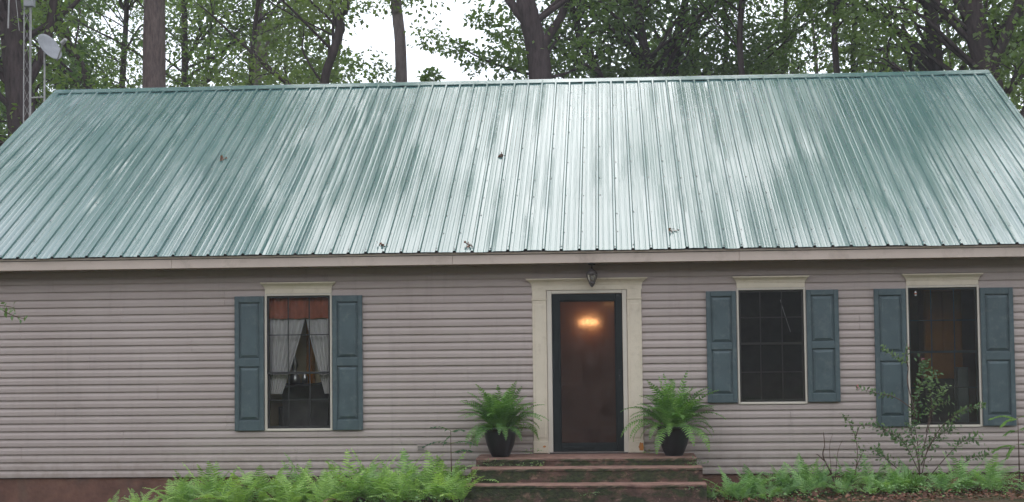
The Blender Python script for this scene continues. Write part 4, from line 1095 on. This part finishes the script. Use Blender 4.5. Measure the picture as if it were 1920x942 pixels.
def opening(x, y, z, r):
    # the gap in the wood where the open sky shows: no clumps stand there
    d = y - CAM.y; t_ = x / d; el = (z - CAM.z) / math.hypot(x, d)
    if -0.170 < t_ < -0.054:
        if el < 0.215: return r.random() > (0.10 if t_ < -0.145 or t_ > -0.075 else 0.015)
        if el < 0.25: return r.random() > 0.35
    return False

TRUNKS = [(-0.384, 32, .5), (-0.339, 38, .3), (-0.2945, 34, .4), (-0.274, 46, .3), (-0.315, 47, .3), (-0.226, 45, .3), (-0.175, 36, .35), (-0.012, 38, .3), (0.0274, 38, .35), (0.046, 40, .35), (0.209, 36, .45), (0.237, 33, .5)]
def before_trunk(x, y, z, r):
    # foliage is thin in front of the bare lower stems
    d = y - CAM.y
    if z > 13.5: return False
    return any(d < D and abs(x / d - t0) * d < w_ + 0.35 for t0, D, w_ in TRUNKS) and r.random() < 0.8

def clumps_to_leaves(cl, rng, per, size, flat=0.65, sag=0.3):
    cs = np.array([c[:3] for c in cl]); rad = np.array([c[3] for c in cl])
    idx = np.repeat(np.arange(len(cl)), per); n = len(idx)
    off = rng.normal(0, 1, (n, 3)); off *= (rng.uniform(0.2, 1, n) ** 0.5 / (np.linalg.norm(off, axis=1) + 1e-6))[:, None] * 1.15
    off *= np.array([1, 1, flat]); P_ = cs[idx] + off * rad[idx][:, None]
    A = off + rng.normal(0, 0.7, (n, 3)); A[:, 2] -= sag
    Nn = rng.normal(0, 0.55, (n, 3)) + np.array([0, 0, 1.0]); L = size * rng.uniform(0.65, 1.3, n)
    return leaf_quads(P_, A, Nn, L, L * rng.uniform(0.5, 0.75, n))

def tree(name, label, Y, trunk, rad, H, crown_r, zb, seed, bark_m, leaf_m, forks=(), group=None, nclump=95, per=165, lsize=0.135, cx=0.0, low=0.0, cat='tree', extra=(), bare=0.85):
    """trunk: list of (x,z) world points low to high; forks: list of (polyline (x,z,dy), r0, r1)"""
    r = random.Random(seed); nr_ = np.random.default_rng(seed)
    bx = trunk[0][0]; b0 = gz(bx, Y)
    t = thing(name, label, cat, (bx, Y, b0), group)
    pts = [Vector((0, 0, -0.3))] + [Vector((x - bx, r.uniform(-.05, .05), z_ - b0)) for x, z_ in trunk]
    x1 = trunk[-1][0] - bx; zt = H * 0.9
    if trunk[-1][1] - b0 < zt: pts += [Vector((x1 + r.uniform(-.4, .4), r.uniform(-.4, .4), (trunk[-1][1] - b0 + zt) / 2)), Vector((x1 + r.uniform(-.8, .8), r.uniform(-.8, .8), zt))]
    sm = catmull(pts, 6); zmax = sm[-1].z
    rd = [rad * (1.18 if p.z < 0.6 else 1.0) * max(0.12, 1.0 - 0.85 * max(0, p.z - 2) / zmax) / max(0.12, 1.0 - 0.85 * 6.5 / zmax) for p in sm]
    rd = [a * r.uniform(0.97, 1.03) for a in rd]
    mbt = MB(); mbt.tube(sm, rd, 12)
    for poly, ra, rb in forks:
        pp = catmull([Vector((x - bx, dy, z_ - b0)) for x, z_, dy in poly], 6)
        mbt.tube(pp, [ra + (rb - ra) * i / (len(pp) - 1) for i in range(len(pp))], 9)
    # clumps and the limbs that carry them
    def axis(z_):
        for i in range(len(sm) - 1):
            if sm[i].z <= z_ <= sm[i + 1].z: return sm[i], rd[i]
        return sm[-1], rd[-1]
    cl = []; lim = mbt; zm = (zb + H) / 2; hh = (H - zb) / 2
    tries = 0
    while len(cl) < nclump and tries < nclump * 6:
        tries += 1
        z_ = r.uniform(zb, H) if r.random() > low else r.uniform(zb, min(H, zb + 6))
        e = math.sqrt(max(0.02, 1 - ((z_ - zm) / (hh * 1.08)) ** 2)); q = crown_r * e * (r.random() ** 0.6); a = r.uniform(0, 6.283)
        p = Vector((x1 * min(1, z_ / 8) + cx + q * math.cos(a), q * math.sin(a), z_))
        if opening(p.x + bx, p.y + Y, p.z + b0, r): continue
        if p.y + Y < 11.9 and p.z + b0 < 6.5: continue
        if before_trunk(p.x + bx, p.y + Y, p.z + b0, r): continue
        if p.y < 0.3 and abs(p.x - x1 * min(1, z_ / 8)) < 0.95 and 6 < z_ < 13 and r.random() < bare: continue
        cr = r.uniform(0.5, 1.0); cl.append((p.x, p.y, p.z, cr))
        if len(cl) % 2 == 0:
            za = max(zb * 0.7, z_ - 0.45 * q - r.uniform(0.2, 1.2)); s0, r0 = axis(za); m_ = s0.lerp(p, 0.5) + Vector((r.uniform(-.3, .3), r.uniform(-.3, .3), r.uniform(-.1, .45)))
            mid2 = s0.lerp(p, 0.78) + Vector((r.uniform(-.3, .3), r.uniform(-.3, .3), r.uniform(0, .3)))
            if opening(m_.x + bx, m_.y + Y, m_.z + b0, r): continue
            ra = min(0.085, r0 * 0.5) * r.uniform(0.5, 1.0); lp_ = catmull([s0, m_, mid2, p], 3)
            lim.tube(lp_, [ra * (1 - 0.85 * i / (len(lp_) - 1)) for i in range(len(lp_))], 5, False)
            for _ in range(2):
                p2 = p + Vector((r.uniform(-.8, .8), r.uniform(-.8, .8), r.uniform(-.4, .5))); lim.tube([mid2, mid2.lerp(p2, .5) + Vector((0, 0, .1)), p2], [ra * .3, ra * .2, 0.004], 4, False)
    for ex, ez, ey, er in extra: cl.append((ex - bx, ey, ez - b0, er))
    mbt.build('trunk', bark_m, t, True)
    if cl: link('crown', quad_mesh('crown', clumps_to_leaves(cl, nr_, per, lsize)), leaf_m, t)
    return t

B = M['bark']; LA, LB, LC = M['leafA'], M['leafB'], M['leafC']
tree('oak_tree', 'dark thick leaning trunk behind the antenna mast at far left', 12.5, [(-12.35, -0.5), (-12.5, 4), (-12.55, 6), (-12.7, 7.6), (-12.9, 9.5)], 0.27, 17, 3.6, 5.5, 1, B, LA, nclump=80, forks=[([(-12.6, 6.8, 0), (-12.1, 8.0, .2), (-11.9, 9.6, .3)], 0.12, 0.08)], low=0.5)
tree('leaning_tree', 'slim dark trunk leaning left just right of the satellite dish', 18, [(-12.3, -0.5), (-12.6, 5), (-12.95, 7.9), (-13.5, 9.0), (-13.8, 10.2)], 0.12, 17, 3.5, 5.5, 2, B, LC, nclump=95, low=0.5)
tree('pine_tree', 'tall straight brown pine trunk rising left of the ridge middle', 14, [(-10.15, -0.5), (-10.1, 5), (-10.1, 7.3), (-10.1, 9.2), (-10.1, 12)], 0.25, 24, 3.2, 11.5, 3, M['pine'], LC, nclump=80, cat='pine')
tree('slim_tree', 'thin dark trunk deep in the foliage left of the pine', 27, [(-15.2, -0.5), (-15.0, 8), (-14.9, 10), (-14.8, 12.5)], 0.11, 19, 4.0, 7.0, 4, B, LA, nclump=110)
tree('slim_tree', 'thin dark trunk deep in the foliage just right of the pine', 26, [(-12.8, -0.5), (-12.7, 8), (-12.7, 10), (-12.7, 12.5)], 0.12, 19, 4.0, 7.0, 5, B, LA, nclump=110)
tree('slim_tree', 'thin trunk at the top edge midway between pine and curved trunk', 25, [(-10.5, -0.5), (-10.3, 8), (-10.25, 10), (-10.15, 12.5)], 0.13, 18, 3.6, 6.8, 6, M['palebark'], LB, nclump=80)
tree('curved_tree', 'dark curved trunk forking near the top left of the sky gap', 16, [(-6.85, -0.5), (-6.75, 5), (-6.62, 7.45), (-6.38, 8.25), (-6.26, 8.75), (-6.22, 9.15), (-6.05, 9.75)], 0.10, 21, 3.6, 6.2, 7, B, LB, forks=[([(-6.23, 8.95, 0), (-6.42, 9.3, 0), (-6.45, 10.2, .1)], 0.05, 0.035)], nclump=95, cx=-0.9, low=0.3)
tree('pale_tree', 'pale purplish straight trunk standing alone against the bright sky', 22, [(-5.5, -0.5), (-5.55, 6), (-5.58, 9.3), (-5.66, 10.3), (-5.72, 11.5)], 0.165, 30, 4.2, 13.0, 8, M['palebark'], LB, nclump=85, per=110, extra=[(-4.88, 9.8, 0, .55), (-4.6, 9.6, 0, .4), (-6.05, 10.7, 0, .5), (-6.5, 9.1, .3, .55), (-6.1, 8.75, .2, .4), (-5.4, 10.9, 0, .4)])
tree('forked_tree', 'big dark forked trunk behind the middle of the ridge', 14, [(-1.40, -0.5), (-1.42, 5), (-1.42, 7.1), (-1.50, 7.9), (-1.66, 8.6), (-1.74, 9.2), (-1.7, 11)], 0.245, 14.5, 3.3, 8.4, 9, B, LA,
     forks=[([(-1.42, 7.6, 0), (-1.28, 8.05, 0), (-0.95, 8.6, .1), (-0.80, 9.2, .1), (-0.7, 10.5, .2)], 0.115, 0.07), ([(-1.6, 8.3, 0), (-1.95, 8.75, 0), (-2.25, 9.3, .1), (-2.5, 10.6, .1)], 0.12, 0.07),
            ([(-1.45, 7.25, 0), (-2.1, 7.45, 0.2), (-2.9, 7.8, .3), (-3.3, 8.1, .3)], 0.04, 0.012), ([(-1.38, 7.2, 0), (-0.9, 7.3, 0.1), (-0.3, 7.6, .3)], 0.045, 0.015)], nclump=24, per=130, cx=0.2, extra=[(-3.36, 8.0, .3, .3), (-2.9, 7.75, .3, .45), (-2.53, 7.5, .2, .5), (-2.1, 7.75, .2, .5), (-2.77, 8.6, .1, .3), (-2.35, 8.35, .1, .4), (-1.9, 7.4, .3, .4), (-3.9, 7.35, .3, .22), (-0.7, 7.5, .3, .45), (-0.4, 7.9, .3, .45)])
tree('bowed_tree', 'thin dark bowed trunk just right of the big forked trunk', 18, [(0.3, -0.5), (0.2, 5), (-0.1, 7.75), (-0.5, 8.5), (-0.72, 9.3), (-0.78, 10)], 0.085, 14, 3.0, 5.5, 10, B, LB, nclump=80, cx=1.2, low=0.5)
tree('oak_tree', 'dark upright trunk with a left branch right of the forked trunk', 18, [(1.25, -0.5), (1.2, 5), (1.15, 7.7), (0.95, 8.7), (0.82, 9.8), (0.8, 11)], 0.125, 15, 3.4, 5.5, 11, B, LA, forks=[([(1.05, 8.2, 0), (0.7, 8.7, 0), (0.4, 9.3, .1), (0.25, 10.2, .2)], 0.06, 0.03)], nclump=95, low=0.5)
tree('oak_tree', 'dark twin trunk bending right, third trunk right of the fork', 20, [(1.7, -0.5), (1.75, 5), (1.78, 8.0), (1.85, 9.0), (2.15, 10.3), (2.3, 11)], 0.12, 16, 3.6, 5.5, 12, B, LC, forks=[([(1.7, 7.0, -.1), (1.35, 8.1, -.1), (1.65, 8.9, 0), (2.0, 9.6, .1)], 0.10, 0.06)], nclump=80, low=0.5)
tree('oak_tree', 'dark trunk behind the right end of the ridge, left of the thickest one', 16, [(7.7, -0.5), (7.65, 5), (7.62, 7.2), (7.6, 8.2), (7.5, 9.2), (7.4, 11)], 0.17, 21, 4.0, 6.0, 13, B, LA, nclump=110, low=0.3)
tree('oak_tree', 'thickest dark trunk with a right limb at the right ridge end', 13.5, [(8.55, -0.5), (8.4, 5), (8.2, 6.9), (8.0, 7.9), (7.85, 8.7), (7.8, 10.5)], 0.25, 20, 4.0, 7.0, 14, B, LC, forks=[([(8.2, 7.0, 0), (8.45, 7.6, -.2), (8.8, 8.5, -.4), (9.1, 9.6, -.5)], 0.13, 0.09)], nclump=110, low=0.25)
# trees seen mostly by their crowns; first two, added, keep glare off the roof
fill = [(3.2, 15.5, 23, LB), (5.3, 15.2, 23, LC), (-16.8, 21, 18, LA), (-19.5, 27, 20, LC), (-14.2, 34, 22, LA), (-9.4, 21, 18, LA), (-9.0, 31, 17, LB), (-12.2, 38, 22, LC), (3.3, 22, 25, LB), (5.0, 23, 27, LC), (6.3, 19, 23, LA), (3.0, 30, 18, LA),
        (10.2, 21, 24, LB), (10.8, 29, 22, LA), (13.6, 24, 20, LA), (-20.5, 37, 22, LB), (7.2, 33, 22, LB)]
for i, (x, y, h, lm) in enumerate(fill):
    side = 'left' if x < -6 else 'right'
    tree('broadleaf_tree', 'slim leafy tree mixed into the wood behind the %s of the roof' % side, y, [(x, -0.5), (x + .1, 5), (x - .1, 8), (x, 10)], 0.07, h, 4.2, 10.0 if y < 16 else 4.5, 50 + i, B, lm, group='slim trees in the wood behind the %s of the roof' % side, bare=0.0, nclump=74 if x < 0 else 64, per=145, low=0.3)

# far wood beyond the near trees, open where the sky shows
rng2 = np.random.default_rng(77); r = random.Random(77); cl = []
while len(cl) < 250:
    x = r.uniform(-44, 34); y = r.uniform(50, 75); z_ = r.uniform(6, 25) * r.random() ** 0.25
    d = y - CAM.y; t_ = x / d
    if -0.185 < t_ < -0.035: continue
    cl.append((x, y, z_, r.uniform(1.0, 2.0)))
o = link('far_wood', quad_mesh('far_wood', clumps_to_leaves(cl, rng2, 110, 0.42)), M['leafFar'])
tag(o, 'hazy mass of far woodland foliage behind the nearer trees', 'woodland', kind='stuff')
# unseen wood behind the viewer: panes mirror it; shaped to block low sky light
cl = []
for q in range(1500):
    cl.append((r.uniform(-55, 55), r.uniform(-60, -38), r.uniform(0.5, 16 if q % 2 else 9), r.uniform(1.4, 2.6)))
o = link('yard_wood', quad_mesh('yard_wood', clumps_to_leaves(cl, rng2, 90, 0.8)), M['leafC'])
tag(o, 'unseen woodland mass across the yard, mirrored in the window panes, shaped to block low sky light', 'woodland', kind='stuff')

# sapling just outside the left of the frame whose twig reaches in
sx0, sy0 = -6.05, -6.0
shrub('sapling', 'leafy sapling twig reaching in at the left edge', 'sapling', (sx0, sy0, gz(sx0, sy0)), [
    S((sx0, sy0, -0.6), (sx0 + .02, sy0, 0.7), (sx0 - .04, sy0, 1.8), (sx0, sy0, 3.0), leaf0=0.4, r=0.02, sp=0.05, d=.6),
    S((sx0, sy0, 1.6), (-5.85, sy0, 1.84), (-5.68, sy0, 1.87), (-5.54, sy0, 1.85), leaf0=0.3, sp=0.02),
    S((-5.72, sy0, 1.87), (-5.6, sy0, 1.80), (-5.5, sy0, 1.76), (-5.43, sy0, 1.745), leaf0=0.2, sp=0.01),
    S((sx0, sy0, 2.1), (-6.3, sy0, 2.3), (-6.5, sy0, 2.35), leaf0=0.3)], 0.06, 0.5, 36, M['shrubleaf'], 31, droop=0.4)

# ------------------------------------------------------------------ air: haze added to lift the far foliage, standing in for lens glare
hz = MB(); hz.box((-420, -420, -6), (420, 420, 34))
m = bpy.data.materials.new('glare_haze'); m.use_nodes = True; t = m.node_tree; t.nodes.clear()
ho = t.nodes.new('ShaderNodeOutputMaterial'); pv = t.nodes.new('ShaderNodeVolumePrincipled')
pv.inputs['Color'].default_value = (0.93, 0.95, 0.98, 1); pv.inputs['Density'].default_value = 0.0010
t.links.new(pv.outputs[0], ho.inputs['Volume'])
tag(hz.build('haze', m), 'thin haze added around house and wood for the veil of lens glare', 'haze', kind='stuff')
